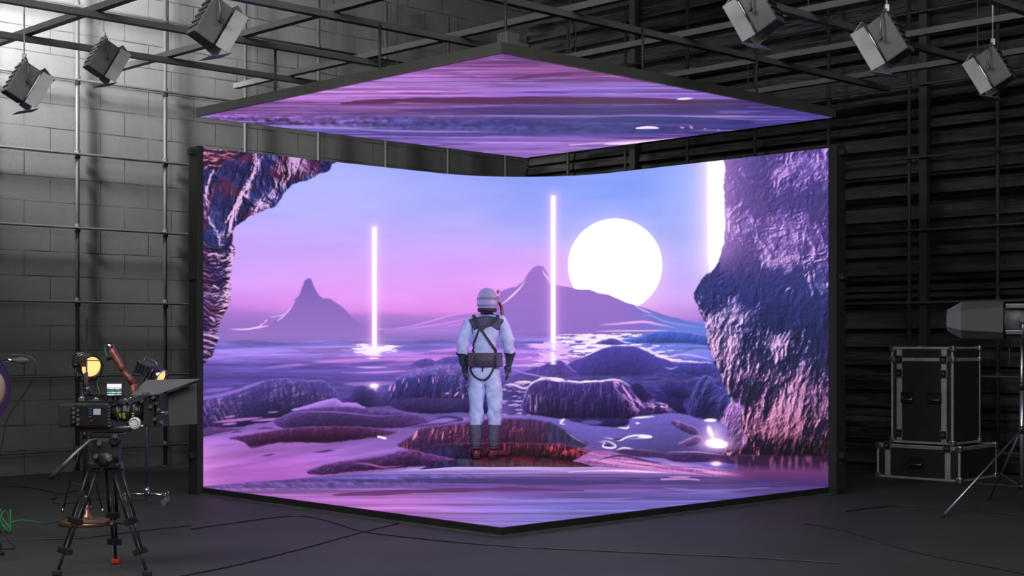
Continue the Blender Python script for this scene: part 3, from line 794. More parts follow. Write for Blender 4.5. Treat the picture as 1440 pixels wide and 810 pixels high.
    body = dark * (1 - sstep(.30, .66, k))[..., None] + midc * sstep(.30, .66, k)[..., None]
    hh = sstep(.66, .98, k + s_ * .26) * (1 - .75 * shk) * .9
    body = body * (1 - hh[..., None]) + high * hh[..., None]
    body = body * np.clip(.92 + s_ * .36, .4, 1.4)[..., None]
    grit = relief(fbm(xx, yy, 3.6, 4.6, 3, 170, .7) * 1.6, -1, -.6)
    body = body * np.clip(1 + grit * .45, .6, 1.5)[..., None]
    red = sstep(.56, .70, fbm(wx, wyy * .5, 12, 12, 3, 190)) * sstep(500, 570, yy) * sstep(1070, 1130, xx) * .55 * sstep(-.15, .3, s_)
    body = body * (1 - red[..., None]) + c3(200, 116, 150) * red[..., None]
    wet = sstep(600, 640, yy + (fbm(xx, yy, 12, 9, 2, 7) - .5) * 22) * sstep(1050, 1110, xx) * .7
    body = body * (1 - wet[..., None] * .8)
    mix(C, w, m, body)
    # thin lit edge of the left outline
    e = np.exp(-((sd - 3) / 2.2) ** 2) * (yy > 420) * (xx < 1040) * sstep(.45, .6, fbm(xx, yy, 5, 8, 2, 171)) * m * .8
    mix(C, w, e, c3(226, 196, 246))
    # glare from the wide pillar lying over the cliff's upper edge
    g = np.exp(-((xx - 1018).clip(0) / 34)) * (1 - sstep(340, 400, yy)) * (xx > 1012) * .55
    C[w.sl] = 1 - (1 - C[w.sl]).clip(0) * (1 - g[..., None] * c3(236, 150, 250))
    # pale face wash in the upper right
    haze = (1 - sstep(380, 470, yy)) * m * .12
    mix(C, w, haze, c3(150, 110, 205))
    # its foot mirrored in dark water
    w = Win(985, 634, 1190, 700)
    m = sstep(638, 644, w.y) * sstep(1010, 1060, w.x + (w.y - 640) * .2)
    s = fbm(w.x, w.y, 5, 22, 3, 200)
    col = ramp(np.clip((w.y - 640) / 46, 0, 1), [(0, c3(44, 20, 50)), (.3, c3(58, 28, 66)), (.5, c3(110, 56, 112)), (.75, c3(86, 46, 104)), (1, c3(60, 40, 96))])
    s = sstep(.5, .66, s) * (1 - sstep(650, 668, w.y)) * .6
    col = col * (1 - s[..., None]) + c3(176, 96, 140) * s[..., None]
    mix(C, w, m * .92, col)

    # rocks between cliff and block: hooded one with combed flank
    rock(C, [(966, 578), (970, 562), (976, 545), (985, 532), (995, 528), (1003, 534), (1010, 545), (1020, 548), (1030, 575), (1028, 590), (1010, 592), (985, 588), (970, 584)],
         c3(56, 62, 136), c3(38, 34, 90), c3(170, 150, 235), 1.3, .7, streak=.35, sdens=7, seed=205, rough=1.2, slant=-.45, stcol=c3(150, 120, 205), depth=60, splus=.5)
    rock(C, [(1014, 594), (1018, 582), (1026, 568), (1036, 566), (1044, 575), (1040, 600), (1050, 625), (1030, 634), (1016, 622), (1024, 606)],
         c3(170, 122, 196), c3(104, 66, 132), seed=206, rough=2.5, tex=.35, streak=.7, sdens=7, slant=-.4, stcol=c3(236, 180, 240), soft=2.5)
    # cliff's glare spots in the water
    glow(C, 1003, 612, 16, 18, c3(255, 170, 255), .8)
    glow(C, 1008, 624, 26, 10, c3(255, 170, 255), .9)
    ell(C, 999, 591, 9, 2.4, WHITE, 1)
    stroke(C, [(996, 598), (998, 606), (1004, 617)], 7, WHITE, 1, soft=2.5)
    ell(C, 1005, 623, 12, 6, np.array([1.15, 1.15, 1.15], np.float32), 1, .35); ell(C, 1012, 625, 11, 5, np.array([1.15, 1.15, 1.15], np.float32), 1, .35)
    ell(C, 1007, 652, 7, 3, c3(255, 215, 250), .95)
    glow(C, 1007, 652, 12, 6, c3(255, 160, 240), .5)
    stroke(C, [(940, 635), (985, 636), (1020, 640)], 1.6, c3(220, 170, 240), .7)

    # ------------------------------------------------------------------ left cave mouth
    cave = [(262, 200), (467, 218), (466, 232), (462, 240), (446, 246), (434, 252), (416, 258), (408, 262), (398, 274), (388, 290), (376, 294), (364, 300), (352, 305), (344, 311), (334, 316), (328, 324),
            (327, 340), (330, 352), (328, 362), (326, 380), (325, 400), (324, 424), (318, 436), (314, 446), (309, 456), (304, 474), (308, 478), (302, 488), (298, 502), (288, 510), (278, 520), (262, 524)]
    w = Win(262, 196, 480, 530)
    m, sd = pmask(w, cave, 2.0, 9, 14, .7)
    xx, yy = w.x, w.y
    ang = np.interp(yy, [200, 330, 380, 440, 530], [.95, .75, .2, -.0, 0])
    q = fbm(xx, yy, 34, 34, 3, 210) - .5
    u = xx * .84 + yy * .55 + q * 34            # across the diagonal seams
    v = -xx * .55 + yy * .84 + q * 22
    ls = sstep(318, 362, yy - (xx - 300) * .3 + q * 20)
    hd = ridged(u, v, 30, 80, 5, 220, .6) * 12 + fbm(u, v, 5, 12, 4, 221, .7) * 3
    hs = ridged(xx + q * 20, yy + xx * .10 + q * 34, 50, 13, 5, 240, .6) * 8 + fbm(xx, yy, 8, 3, 3, 241, .7) * 2.4
    hf = hd * (1 - ls) + hs * ls
    s_ = relief(hf, .9 * 1.0, -.55) * (1 - ls) + relief(hf, .3, -1.1) * ls
    red = fbm(xx, yy, 22, 22, 4, 250)
    rm = (sstep(.46, .60, red) * .8)[..., None]
    dark = c3(40, 38, 86) * (1 - rm) + c3(88, 38, 70) * rm
    dark = dark * (1 - (.45 * ls)[..., None]) + c3(52, 26, 62) * (.45 * ls)[..., None]
    blue = sstep(.50, .64, fbm(xx, yy, 34, 26, 3, 260)) * (1 - ls) * .7
    dark = dark * (1 - blue[..., None]) + c3(44, 62, 128) * blue[..., None]
    # where light collects: a long diagonal rib, the lip above the opening and the outer edge
    rib = np.exp(-((xx - np.interp(yy, [210, 240, 262, 290, 330], [362, 358, 348, 334, 318])) / 8) ** 2) * (yy < 335)
    rib2 = np.exp(-((xx - np.interp(yy, [210, 240, 262, 290, 330], [420, 406, 392, 372, 340])) / 17) ** 2) * (yy < 315)
    rib3 = .8 * np.exp(-((xx - np.interp(yy, [230, 262, 300, 330, 350], [304, 292, 286, 308, 312])) / 7) ** 2) * (yy < 350)
    edge = np.exp(-((sd - 3) / 4) ** 2) * sstep(330, 350, yy) * (yy < 440)
    clus = sstep(.5, .72, fbm(xx, yy, 26, 26, 3, 262)) * .45
    env = np.clip(rib + rib2 * .9 + rib3 + edge * .9 + clus + ls * .25, 0, 1.3)
    body = dark * np.clip(1 + s_ * .75, .25, 1.9)[..., None]
    hh = sstep(.20, .62, s_ * .50 + env * .48 - .06) * np.clip(env * 1.25, 0, 1) * sstep(-.35, .15, s_)
    hi = ramp(np.clip((yy - 200) / 320, 0, 1), [(0, c3(206, 162, 228)), (.3, c3(240, 190, 246)), (1, c3(222, 160, 222))])
    body = body * (1 - hh[..., None]) + hi * hh[..., None]
    cre = sstep(.15, .5, -s_) * np.exp(-(sd / 24) ** 2) * .85
    body = body * (1 - cre[..., None]) + c3(20, 14, 34) * cre[..., None]
    mix(C, w, m, body)
    for pts, wd in [([(358, 214), (361, 226), (358, 240), (352, 256), (342, 272), (334, 290), (326, 300), (318, 312)], 2.6), ([(343, 262), (338, 276), (330, 292), (322, 306)], 3.4), ([(300, 238), (296, 250), (290, 264), (290, 276)], 2.2), ([(330, 300), (324, 312), (325, 326)], 2.6),
                    ([(328, 356), (325, 372), (324, 392), (322, 400)], 2), ([(300, 402), (312, 408), (325, 414)], 3), ([(296, 446), (302, 452), (305, 460)], 1.6)]:
        P = np.array(pts, float)
        wv = Win(P[:, 0].min() - 14, P[:, 1].min() - 10, P[:, 0].max() + 14, P[:, 1].max() + 10)
        d, t = sdist(wv, pts)
        d = d + (fbm(wv.x, wv.y, 5, 8, 3, 300, .7) - .5) * wd * 2.6
        mm, _ = pmask(wv, cave, 0, 9, 14, .7)
        mix(C, wv, np.clip((wd * .5 - d) / 1.0 + .5, 0, 1) * .85 * mm, c3(240, 196, 248))
    # reddish broken slab at the very top left
    w = Win(270, 200, 350, 240)
    m, _ = pmask(w, [(280, 206), (345, 212), (338, 224), (318, 226), (306, 238), (290, 238), (280, 232)], 1.5, 7, 5, 1)
    n = ridged(w.x * .7 + w.y, w.y * 1.4 - w.x * .3, 12, 8, 3, 310)
    col = ramp(n, [(.3, c3(30, 26, 48)), (.62, c3(60, 44, 74)), (.72, c3(206, 96, 120)), (.88, c3(236, 150, 176)), (.97, c3(250, 232, 240))])
    mix(C, w, m * .9, col)
    # bright layered ledges low on the left
    for (pts, wd, c) in [([(281, 470), (295, 472), (307, 476)], 3.4, (246, 190, 250)), ([(281, 478), (293, 480), (303, 483)], 3, (240, 180, 240)), ([(281, 486), (292, 488), (300, 490)], 2.2, (222, 160, 224)), ([(281, 494), (290, 495), (296, 498)], 2, (222, 150, 220)),
                          ([(281, 505), (290, 506), (296, 503)], 2.4, (216, 140, 210)), ([(281, 515), (285, 516)], 2, (240, 170, 230)), ([(281, 474), (292, 476), (300, 479)], 2, (60, 34, 80)), ([(281, 482), (292, 484), (300, 487)], 2, (50, 28, 66)),
                          ([(281, 490), (290, 491), (298, 494)], 2.4, (50, 28, 66)), ([(281, 499), (290, 500), (297, 500)], 2.6, (46, 26, 62))]:
        stroke(C, [(p_[0], p_[1] + .8 * math.sin(p_[0])) for p_ in pts], wd * .9, c3(*c), .8, soft=1.2, taper=False, smooth=False)

    # ------------------------------------------------------------------ floor panel: the same sea pulled into long bands
    w = Win(262, 640, 1190, 772)
    seam = np.interp(w.x, SEAM_X, SEAM_Y)
    fm = np.clip(w.y - seam + .5, 0, 1)
    yy = w.y
    bands_l = ramp(yy, [(655, c3(150, 128, 214)), (663, c3(160, 130, 214)), (668, c3(92, 80, 168)), (676, c3(84, 62, 140)), (684, c3(92, 66, 140)), (690, c3(128, 84, 168)), (694, c3(172, 104, 194)), (702, c3(172, 94, 188)), (716, c3(178, 98, 190)), (745, c3(160, 92, 186))])
    bands_r = ramp(yy, [(655, c3(176, 140, 222)), (662, c3(186, 150, 228)), (668, c3(120, 84, 170)), (674, c3(70, 50, 120)), (682, c3(86, 60, 136)), (690, c3(116, 76, 168)), (698, c3(96, 78, 170)), (708, c3(104, 92, 190)), (722, c3(116, 104, 200)), (745, c3(118, 104, 200))])
    a = sstep(520, 800, w.x)[..., None]
    col = bands_l * (1 - a) + bands_r * a
    far = sstep(960, 1150, w.x)[..., None]
    col = col * (1 - far * .55) + c3(52, 44, 110) * far * .55
    n = fbm(w.x, w.y, 170, 3.2, 4, 320, .6) - .5
    n2 = fbm(w.x, w.y, 300, 1.6, 2, 321, .6) - .5
    col = col * np.clip(1 + (n * .7 + n2 * .5)[..., None], .5, 1.35)
    lum = col.mean(-1, keepdims=True); col = lum + (col - lum) * .88
    # feathery band near the left corner
    tx = fbm(w.x - 1.2 * w.y, w.y * 1.5, 7, 6, 4, 322) - .5
    fb = np.exp(-((yy - (684 - (w.x - 300) * .03)) / 7) ** 2) * (1 - sstep(560, 760, w.x))
    col = col * (1 + (tx * fb * 1.1)[..., None])
    mix(C, w, fm, col)
    # dark bank and bright glints on the floor panel
    for pts, wd, c, al in [([(470, 697), (520, 694), (600, 690), (700, 688), (820, 690)], 6, (86, 30, 84), .75), ([(560, 674), (680, 677), (820, 679), (900, 674)], 8, (60, 44, 104), .6), ([(800, 664), (860, 661), (930, 664), (1000, 668)], 2.6, (255, 205, 245), .9),
                           ([(930, 674), (960, 672), (985, 676)], 3, (230, 170, 230), .7), ([(930, 686), (1000, 690), (1080, 686)], 3, (120, 150, 225), .5), ([(440, 690), (520, 688), (600, 686)], 1.6, (170, 120, 205), .6), ([(640, 700), (760, 704), (900, 700)], 2.4, (170, 130, 225), .5)]:
        P = np.array(pts, float); ww = Win(P[:, 0].min() - 20, P[:, 1].min() - 12, P[:, 0].max() + 20, P[:, 1].max() + 12)
        d, t = sdist(ww, pts)
        f2 = np.clip(ww.y - np.interp(ww.x, SEAM_X, SEAM_Y), 0, 1)
        d = d + (fbm(ww.x, ww.y, 60, 2, 2, 323) - .5) * 4
        mix(C, ww, np.clip((wd / 2 * np.sin(np.pi * np.clip(t, .02, .98)) ** .5 - d) / 1.2 + .5, 0, 1) * al * f2, c3(*c))

    # ------------------------------------------------------------------ ceiling panel: mirrored sea, again in bands
    w = Win(262, 56, 1190, 232)
    yy = w.y
    BL = ramp(yy, [(70, c3(120, 70, 160)), (80, c3(150, 76, 160)), (88, c3(140, 66, 142)), (94, c3(176, 104, 196)), (104, c3(178, 108, 202)), (112, c3(158, 98, 192)), (124, c3(176, 108, 198)), (136, c3(170, 100, 190)), (146, c3(150, 92, 178)),
                   (153, c3(128, 76, 150)), (158, c3(118, 72, 148)), (168, c3(112, 76, 154)), (175, c3(96, 70, 152)), (180, c3(150, 124, 214)), (184, c3(92, 76, 176)), (192, c3(96, 80, 180)), (202, c3(136, 104, 206)), (212, c3(140, 104, 196)), (226, c3(136, 92, 180))])
    BR = ramp(yy, [(70, c3(120, 70, 160)), (80, c3(90, 44, 104)), (88, c3(120, 60, 130)), (96, c3(176, 96, 190)), (104, c3(120, 56, 118)), (112, c3(130, 66, 150)), (120, c3(128, 92, 190)), (130, c3(124, 84, 186)), (138, c3(120, 86, 184)),
                   (143, c3(60, 28, 70)), (148, c3(72, 44, 110)), (153, c3(60, 48, 124)), (160, c3(48, 40, 104)), (163, c3(110, 90, 176)), (168, c3(60, 56, 132)), (180, c3(50, 46, 116)), (186, c3(70, 64, 146)), (192, c3(108, 78, 176)), (200, c3(150, 104, 200)), (210, c3(140, 100, 190)), (226, c3(136, 92, 180))])
    a = sstep(560, 800, w.x)[..., None]
    col = BL * (1 - a) + BR * a
    far = sstep(960, 1130, w.x)[..., None]
    col = col * (1 - far * .7) + c3(66, 56, 144) * far * .7
    n = fbm(w.x, w.y, 190, 3.4, 4, 330, .6) - .5
    n2 = fbm(w.x, w.y, 320, 1.6, 2, 331, .6) - .5
    lum = col.mean(-1, keepdims=True); col = lum + (col - lum) * .88
    col = col * (1 + (n * .6 + n2 * .5)[..., None])
    st = sstep(.60, .68, fbm(w.x, w.y, 120, 2.4, 4, 340, .6)) * .5
    col = col * (1 - st[..., None]) + c3(84, 44, 104) * st[..., None]
    st = sstep(.62, .70, fbm(w.x, w.y, 150, 1.8, 3, 345, .6)) * .4
    col = col * (1 - st[..., None]) + c3(196, 150, 226) * st[..., None]
    tx = fbm(w.x - .9 * w.y, w.y * 1.4 + .3 * w.x, 9, 6, 4, 332) - .5
    fb = np.exp(-((yy - (168 + (w.x - 340) * .022)) / 7) ** 2) * (1 - sstep(700, 900, w.x))
    col = col * (1 + (tx * fb * 1.5)[..., None])
    blue = np.exp(-((yy - (170 + (w.x - 400) * .02)) / 9) ** 2) * sstep(430, 600, w.x) * (1 - sstep(900, 1000, w.x)) * .8
    col = col * (1 - blue[..., None]) + c3(50, 50, 118) * blue[..., None] * (1 + tx * .9)[..., None]
    cl = np.interp(w.x, [262, 283, 735, 1172, 1190], [176, 178, 234, 176, 174])
    mix(C, w, (yy < cl).astype(np.float32), col)
    for pts, wd, c, al in [([(480, 146), (560, 141), (680, 141), (800, 140), (900, 141), (1010, 145)], 9, (74, 26, 64), .92), ([(470, 147), (560, 148), (640, 150)], 3, (110, 50, 110), .6), ([(560, 155), (700, 155), (880, 156), (1010, 156)], 9, (60, 36, 100), .7),
                           ([(640, 162), (760, 163), (850, 163), (940, 160)], 1.6, (140, 110, 200), .8), ([(820, 170), (880, 168), (980, 170), (1060, 172)], 10, (46, 46, 112), .8), ([(700, 170), (740, 173), (800, 177)], 8, (46, 44, 104), .8), ([(895, 181), (910, 179), (926, 180)], 4, (255, 230, 255), .98),
                           ([(952, 139.5), (975, 138)], 2.6, (250, 235, 255), .98), ([(850, 203), (890, 201), (930, 198)], 4, (255, 225, 250), .95), ([(800, 204), (860, 200), (960, 194)], 2.2, (226, 170, 240), .8), ([(956, 178), (962, 180)], 3.4, (222, 140, 220), .8), ([(970, 176), (974, 181)], 4, (222, 140, 220), .8),
                           ([(990, 181), (993, 182)], 2.4, (222, 140, 220), .8), ([(1009, 182), (1012, 184)], 2.2, (210, 140, 220), .8), ([(735, 130), (770, 130), (800, 131)], 2.2, (90, 40, 110), .85), ([(560, 130), (580, 130), (606, 131)], 1.6, (110, 56, 130), .8),
                           ([(720, 112), (760, 106), (820, 102), (860, 103)], 4, (92, 40, 90), .75), ([(760, 114), (830, 111), (900, 113), (940, 116)], 6, (96, 48, 116), .7), ([(620, 92), (680, 94), (760, 92)], 3, (110, 50, 116), .7), ([(700, 82), (760, 84), (800, 92)], 3.4, (80, 40, 96), .6),
                           ([(350, 178), (420, 178), (560, 184), (700, 186)], 2.6, (160, 136, 226), .7), ([(640, 206), (720, 208), (800, 205)], 5, (150, 110, 206), .6)]:
        P = np.array(pts, float); ww = Win(P[:, 0].min() - 20, P[:, 1].min() - 12, P[:, 0].max() + 20, P[:, 1].max() + 12)
        d, t = sdist(ww, pts)
        d = d + (fbm(ww.x, ww.y, 50, 2, 2, 333) - .5) * min(wd, 4) * .8
        mix(C, ww, np.clip((wd / 2 * np.sin(np.pi * np.clip(t, .02, .98)) ** .5 - d) / 1.0 + .5, 0, 1) * al, c3(*c))
    return C
# ---------------------------------------------------------------- floor, walls, ceiling
def block_mat():
    m = bpy.data.materials.new('painted_block'); m.use_nodes = True
    nt = m.node_tree; b = nt.nodes['Principled BSDF']; L = nt.links
    tc = nt.nodes.new('ShaderNodeTexCoord')
    sp = nt.nodes.new('ShaderNodeSeparateXYZ'); L.new(tc.outputs['Object'], sp.inputs[0])
    cb = nt.nodes.new('ShaderNodeCombineXYZ'); L.new(sp.outputs['X'], cb.inputs['X']); L.new(sp.outputs['Z'], cb.inputs['Y'])
    wob = nt.nodes.new('ShaderNodeTexNoise'); wob.inputs['Scale'].default_value = 3; wob.inputs['Detail'].default_value = 4
    L.new(tc.outputs['Object'], wob.inputs['Vector'])
    wv = nt.nodes.new('ShaderNodeVectorMath'); wv.operation = 'SCALE'; wv.inputs['Scale'].default_value = .012
    L.new(wob.outputs['Color'], wv.inputs[0])
    ad = nt.nodes.new('ShaderNodeVectorMath'); ad.operation = 'ADD'
    L.new(cb.outputs[0], ad.inputs[0]); L.new(wv.outputs[0], ad.inputs[1])
    br = nt.nodes.new('ShaderNodeTexBrick')
    br.inputs['Scale'].default_value = 1; br.inputs['Brick Width'].default_value = .57; br.inputs['Row Height'].default_value = .257
    br.inputs['Mortar Size'].default_value = .006; br.inputs['Mortar Smooth'].default_value = .25
    br.inputs['Color1'].default_value = (.5, .5, .5, 1); br.inputs['Color2'].default_value = (.62, .62, .62, 1); br.inputs['Mortar'].default_value = (0, 0, 0, 1)
    L.new(ad.outputs[0], br.inputs['Vector'])
    # joints fade in and out under the paint
    n = nt.nodes.new('ShaderNodeTexNoise'); n.inputs['Scale'].default_value = 2.3; n.inputs['Detail'].default_value = 6; L.new(tc.outputs['Object'], n.inputs['Vector'])
    mr = nt.nodes.new('ShaderNodeMapRange'); mr.inputs['From Min'].default_value = .42; mr.inputs['From Max'].default_value = .58; mr.inputs['To Min'].default_value = .25; mr.inputs['To Max'].default_value = 1
    L.new(n.outputs['Fac'], mr.inputs['Value'])
    mu = nt.nodes.new('ShaderNodeMath'); mu.operation = 'MULTIPLY'; L.new(br.outputs['Fac'], mu.inputs[0]); L.new(mr.outputs['Result'], mu.inputs[1])
    n3 = nt.nodes.new('ShaderNodeTexNoise'); n3.inputs['Scale'].default_value = 1.1; n3.inputs['Detail'].default_value = 8; n3.inputs['Roughness'].default_value = .65; L.new(tc.outputs['Object'], n3.inputs['Vector'])
    rp = nt.nodes.new('ShaderNodeValToRGB'); rp.color_ramp.elements[0].position = .3; rp.color_ramp.elements[0].color = (.075, .075, .076, 1)
    rp.color_ramp.elements[1].position = .7; rp.color_ramp.elements[1].color = (.105, .105, .106, 1); L.new(n3.outputs['Fac'], rp.inputs['Fac'])
    mx = nt.nodes.new('ShaderNodeMix'); mx.data_type = 'RGBA'; mx.blend_type = 'MULTIPLY'; mx.inputs['Factor'].default_value = .22
    L.new(rp.outputs['Color'], mx.inputs['A']); L.new(br.outputs['Color'], mx.inputs['B'])
    m2 = nt.nodes.new('ShaderNodeMix'); m2.data_type = 'RGBA'; m2.inputs['B'].default_value = (.02, .02, .02, 1)
    L.new(mu.outputs[0], m2.inputs['Factor']); L.new(mx.outputs['Result'], m2.inputs['A'])
    L.new(m2.outputs['Result'], b.inputs['Base Color'])
    b.inputs['Roughness'].default_value = .6; b.inputs['Specular IOR Level'].default_value = .3
    n4 = nt.nodes.new('ShaderNodeTexNoise'); n4.inputs['Scale'].default_value = 30; n4.inputs['Detail'].default_value = 6; L.new(tc.outputs['Object'], n4.inputs['Vector'])
    su = nt.nodes.new('ShaderNodeMath'); su.operation = 'MULTIPLY_ADD'; su.inputs[1].default_value = -1.2; L.new(mu.outputs[0], su.inputs[0]); L.new(n4.outputs['Fac'], su.inputs[2])
    bp = nt.nodes.new('ShaderNodeBump'); bp.inputs['Strength'].default_value = .3; bp.inputs['Distance'].default_value = .005; L.new(su.outputs[0], bp.inputs['Height'])
    L.new(bp.outputs['Normal'], b.inputs['Normal'])
    return m

def floor_mat():
    m = mat('studio_floor', (.040, .040, .041), .6, 0, .18, var=.10, vs=1.4, bump=.06, bs=60)
    return m

def metal_wall_mat():
    m = bpy.data.materials.new('dark_ribbed_metal'); m.use_nodes = True
    nt = m.node_tree; b = nt.nodes['Principled BSDF']; L = nt.links
    tc = nt.nodes.new('ShaderNodeTexCoord'); mp = nt.nodes.new('ShaderNodeMapping'); mp.inputs['Scale'].default_value = (.9, .9, 5)
    L.new(tc.outputs['Object'], mp.inputs['Vector'])
    n = nt.nodes.new('ShaderNodeTexNoise'); n.inputs['Scale'].default_value = 1.6; n.inputs['Detail'].default_value = 6; L.new(mp.outputs['Vector'], n.inputs['Vector'])
    rp = nt.nodes.new('ShaderNodeValToRGB'); rp.color_ramp.elements[0].position = .38; rp.color_ramp.elements[0].color = (.010, .010, .011, 1)
    rp.color_ramp.elements[1].position = .66; rp.color_ramp.elements[1].color = (.045, .045, .047, 1); L.new(n.outputs['Fac'], rp.inputs['Fac'])
    L.new(rp.outputs['Color'], b.inputs['Base Color'])
    b.inputs['Metallic'].default_value = .35; b.inputs['Specular IOR Level'].default_value = .6
    mr = nt.nodes.new('ShaderNodeMapRange'); mr.inputs['To Min'].default_value = .28; mr.inputs['To Max'].default_value = .6; L.new(n.outputs['Fac'], mr.inputs['Value']); L.new(mr.outputs['Result'], b.inputs['Roughness'])
    n2 = nt.nodes.new('ShaderNodeTexNoise'); n2.inputs['Scale'].default_value = 4; n2.inputs['Detail'].default_value = 3; L.new(mp.outputs['Vector'], n2.inputs['Vector'])
    bp = nt.nodes.new('ShaderNodeBump'); bp.inputs['Strength'].default_value = .5; bp.inputs['Distance'].default_value = .03; L.new(n2.outputs['Fac'], bp.inputs['Height']); L.new(bp.outputs['Normal'], b.inputs['Normal'])
    return m

LW, RW, HC = 19.0, 21.0, 6.2                    # lengths of the walls, height of the ceiling
e1 = CORNER - UD * LW; e2 = CORNER - VD * RW
near = Vector((0, -9, 0))
def slab(name, z0, z1, m):
    poly = [(CORNER.x, CORNER.y + .3), (e1.x - .3, e1.y), (near.x - 4, near.y), (near.x + 4, near.y), (e2.x + .3, e2.y)]
    o = MB().prism(poly, 'z', z0, z1).build(name, m); o['kind'] = 'structure'; return o
slab('floor', -.2, 0, floor_mat())
slab('ceiling', HC, HC + .2, mat('dark_ceiling', (.02, .02, .02), .8))
# left wall: local x runs along the wall away from us, face at local y=0 turned to the room
o = MB().box((LW / 2, .1, HC / 2), (LW, .2, HC)).build('wall_left', block_mat(), loc=e1)
o.rotation_euler = (0, 0, math.atan2(UD.y, UD.x)); o['kind'] = 'structure'
# right wall: irregular horizontal ribs
r2 = random.Random(5)
z = 0.0; prof = [(0, 0)]
while z < HC:
    step = r2.choice([.05, .09, .13, .2, .27]); dep = r2.choice([.02, .05, .08, .11]); lip = r2.choice([.012, .03])
    prof += [(dep, z + lip), (dep * r2.uniform(.55, 1), z + step * .8), (.0, z + step)]
    z += step
prof = [(a, min(b, HC)) for a, b in prof]
poly = [(-.25, 0)] + prof + [(-.25, HC)]
mbw = MB().prism([(-(a), b) for a, b in poly], 'x', 0, RW)
o = mbw.build('wall_right', metal_wall_mat(), loc=e2 )
# local x along VD, local -y towards the room
o.rotation_euler = (0, 0, math.atan2(VD.y, VD.x)); o['kind'] = 'structure'
# (room side of this wall lies to its left when looking along VD, so mirror the profile)
for v in o.data.vertices: v.co.y = -v.co.y
o.data.flip_normals()

def wallpt_L(t, off, z):        # t in metres along (unnormalised step .7225 = pipe spacing)
    p = Vector((-4.436 + 1.032 * t, 15.24 + t, z)); nrm = Vector((UD.y, -UD.x, 0)); return p + nrm * off
def wallpt_R(s, off, z):
    p = Vector((.246 + .971 * s, 19.78 - s, z)); nrm = Vector((-VD.y, VD.x, 0)); return p + nrm * off

# pipe grids standing off the two walls
def pipe_grid(label, fn, ts, zs, t0, t1, off, top):
    base = fn(ts[0], off, 0)
    root = thing('pipe_grid', label, 'pipe grid', base)
    for t in ts:
        a, b = fn(t, off, 0), fn(t, off, top)
        mb = MB().cyl(a - base, b - base, .021, 12).cyl(a - base, a - base + Vector((0, 0, .012)), .05, 14)
        o = mb.build('upright_pipe', M['pipe'], root)
        for z in zs:
            c = fn(t, off, z) - base
            MB().cyl(c - Vector((0, 0, .045)), c + Vector((0, 0, .045)), .031, 12).build('clamp', M['pipe'], o)
    for z in zs:
        a, b = fn(t0, off + .034, z), fn(t1, off + .034, z)
        MB().cyl(a - base, b - base, .014, 10).build('rail_pipe', M['pipe'], root)
    return root
TS = [-.18 + .7225 * k for k in range(-2, 7)]
ZS = [.235 + .775 * k for k in range(7)]
pipe_grid('dark pipe grid standing against the grey block wall', wallpt_L, TS, ZS, TS[0] - .6, 4.4, .09, 5.6)
SS = [.66 + .7255 * k for k in range(0, 8)]
pipe_grid('dark pipe grid standing against the ribbed black metal wall', wallpt_R, SS, ZS, .3, SS[-1] + .7, .20, 5.6)
# flat steel columns of the ribbed wall
for i, s_ in enumerate([1.46, 4.40]):
    c = wallpt_R(s_, .155, HC / 2)
    o = MB().box((0, 0, 0), (.09, .07, HC - .02)).build('column', M['pipe'], loc=c)
    o.rotation_euler = (0, 0, math.atan2(VD.y, VD.x)); o['kind'] = 'structure'

# ---------------------------------------------------------------- lighting grid overhead
O = Vector((.408, 11.54, 0)); ZB = 4.015
root = thing('lighting_grid', 'overhead grid of crossing square grey steel beams', 'lighting grid', (O.x, O.y, ZB))
ub = [-4.75, -3.8, -2.85, -1.9, -.95, 0, .97, 1.91, 2.81]
for b in ub:
    a0 = -4.4 if b < 3 else -1; a1 = 3.42
    P = lambda a: Vector((1.032 * a - .971 * b, a + b, 0))
    p, q = P(a0), P(a1); L_ = (q - p).length
    MB().box((p + q) / 2, (L_, .07, .052), rotz(math.atan2(UD.y, UD.x))).build('beam', M['beam'], root)
for a in [-3.9, -2.85, -1.86, -.89, .07, 1.05, 2.04, 3.0]:
    P = lambda b: Vector((1.032 * a - .971 * b, a + b, .054))
    p, q = P(-5.2), P(3.5); L_ = (q - p).length
    MB().box((p + q) / 2, (L_, .07, .052), rotz(math.atan2(VD.y, VD.x))).build('beam', M['beam'], root)
for a in (-2.85, -.89, 1.05, 3.0):
    for b in (-2.85, -.95, .97, 2.81):
        p = Vector((1.032 * a - .971 * b, a + b, .08))
        MB().cyl(p, p + Vector((0, 0, HC - ZB - .08)), .006, 6).build('hanger_rod', M['pipe'], root)
# ---------------------------------------------------------------- the LED stage
PIC = paint()
PIC = np.clip(PIC, 0, 1.3)
def to_lin(c):
    return np.where(c <= .04045, c / 12.92, ((c + .055) / 1.055) ** 2.4)
PICL = to_lin(PIC).astype(np.float32)

def screen_mat():
    m = bpy.data.materials.new('led_pixels'); m.use_nodes = True
    nt = m.node_tree; b = nt.nodes['Principled BSDF']
    b.inputs['Base Color'].default_value = (.01, .01, .01, 1); b.inputs['Roughness'].default_value = .6; b.inputs['Specular IOR Level'].default_value = .15
    a = nt.nodes.new('ShaderNodeVertexColor'); a.layer_name = 'picture'
    nt.links.new(a.outputs['Color'], b.inputs['Emission Color']); b.inputs['Emission Strength'].default_value = 1.0
    return m
LED = screen_mat()

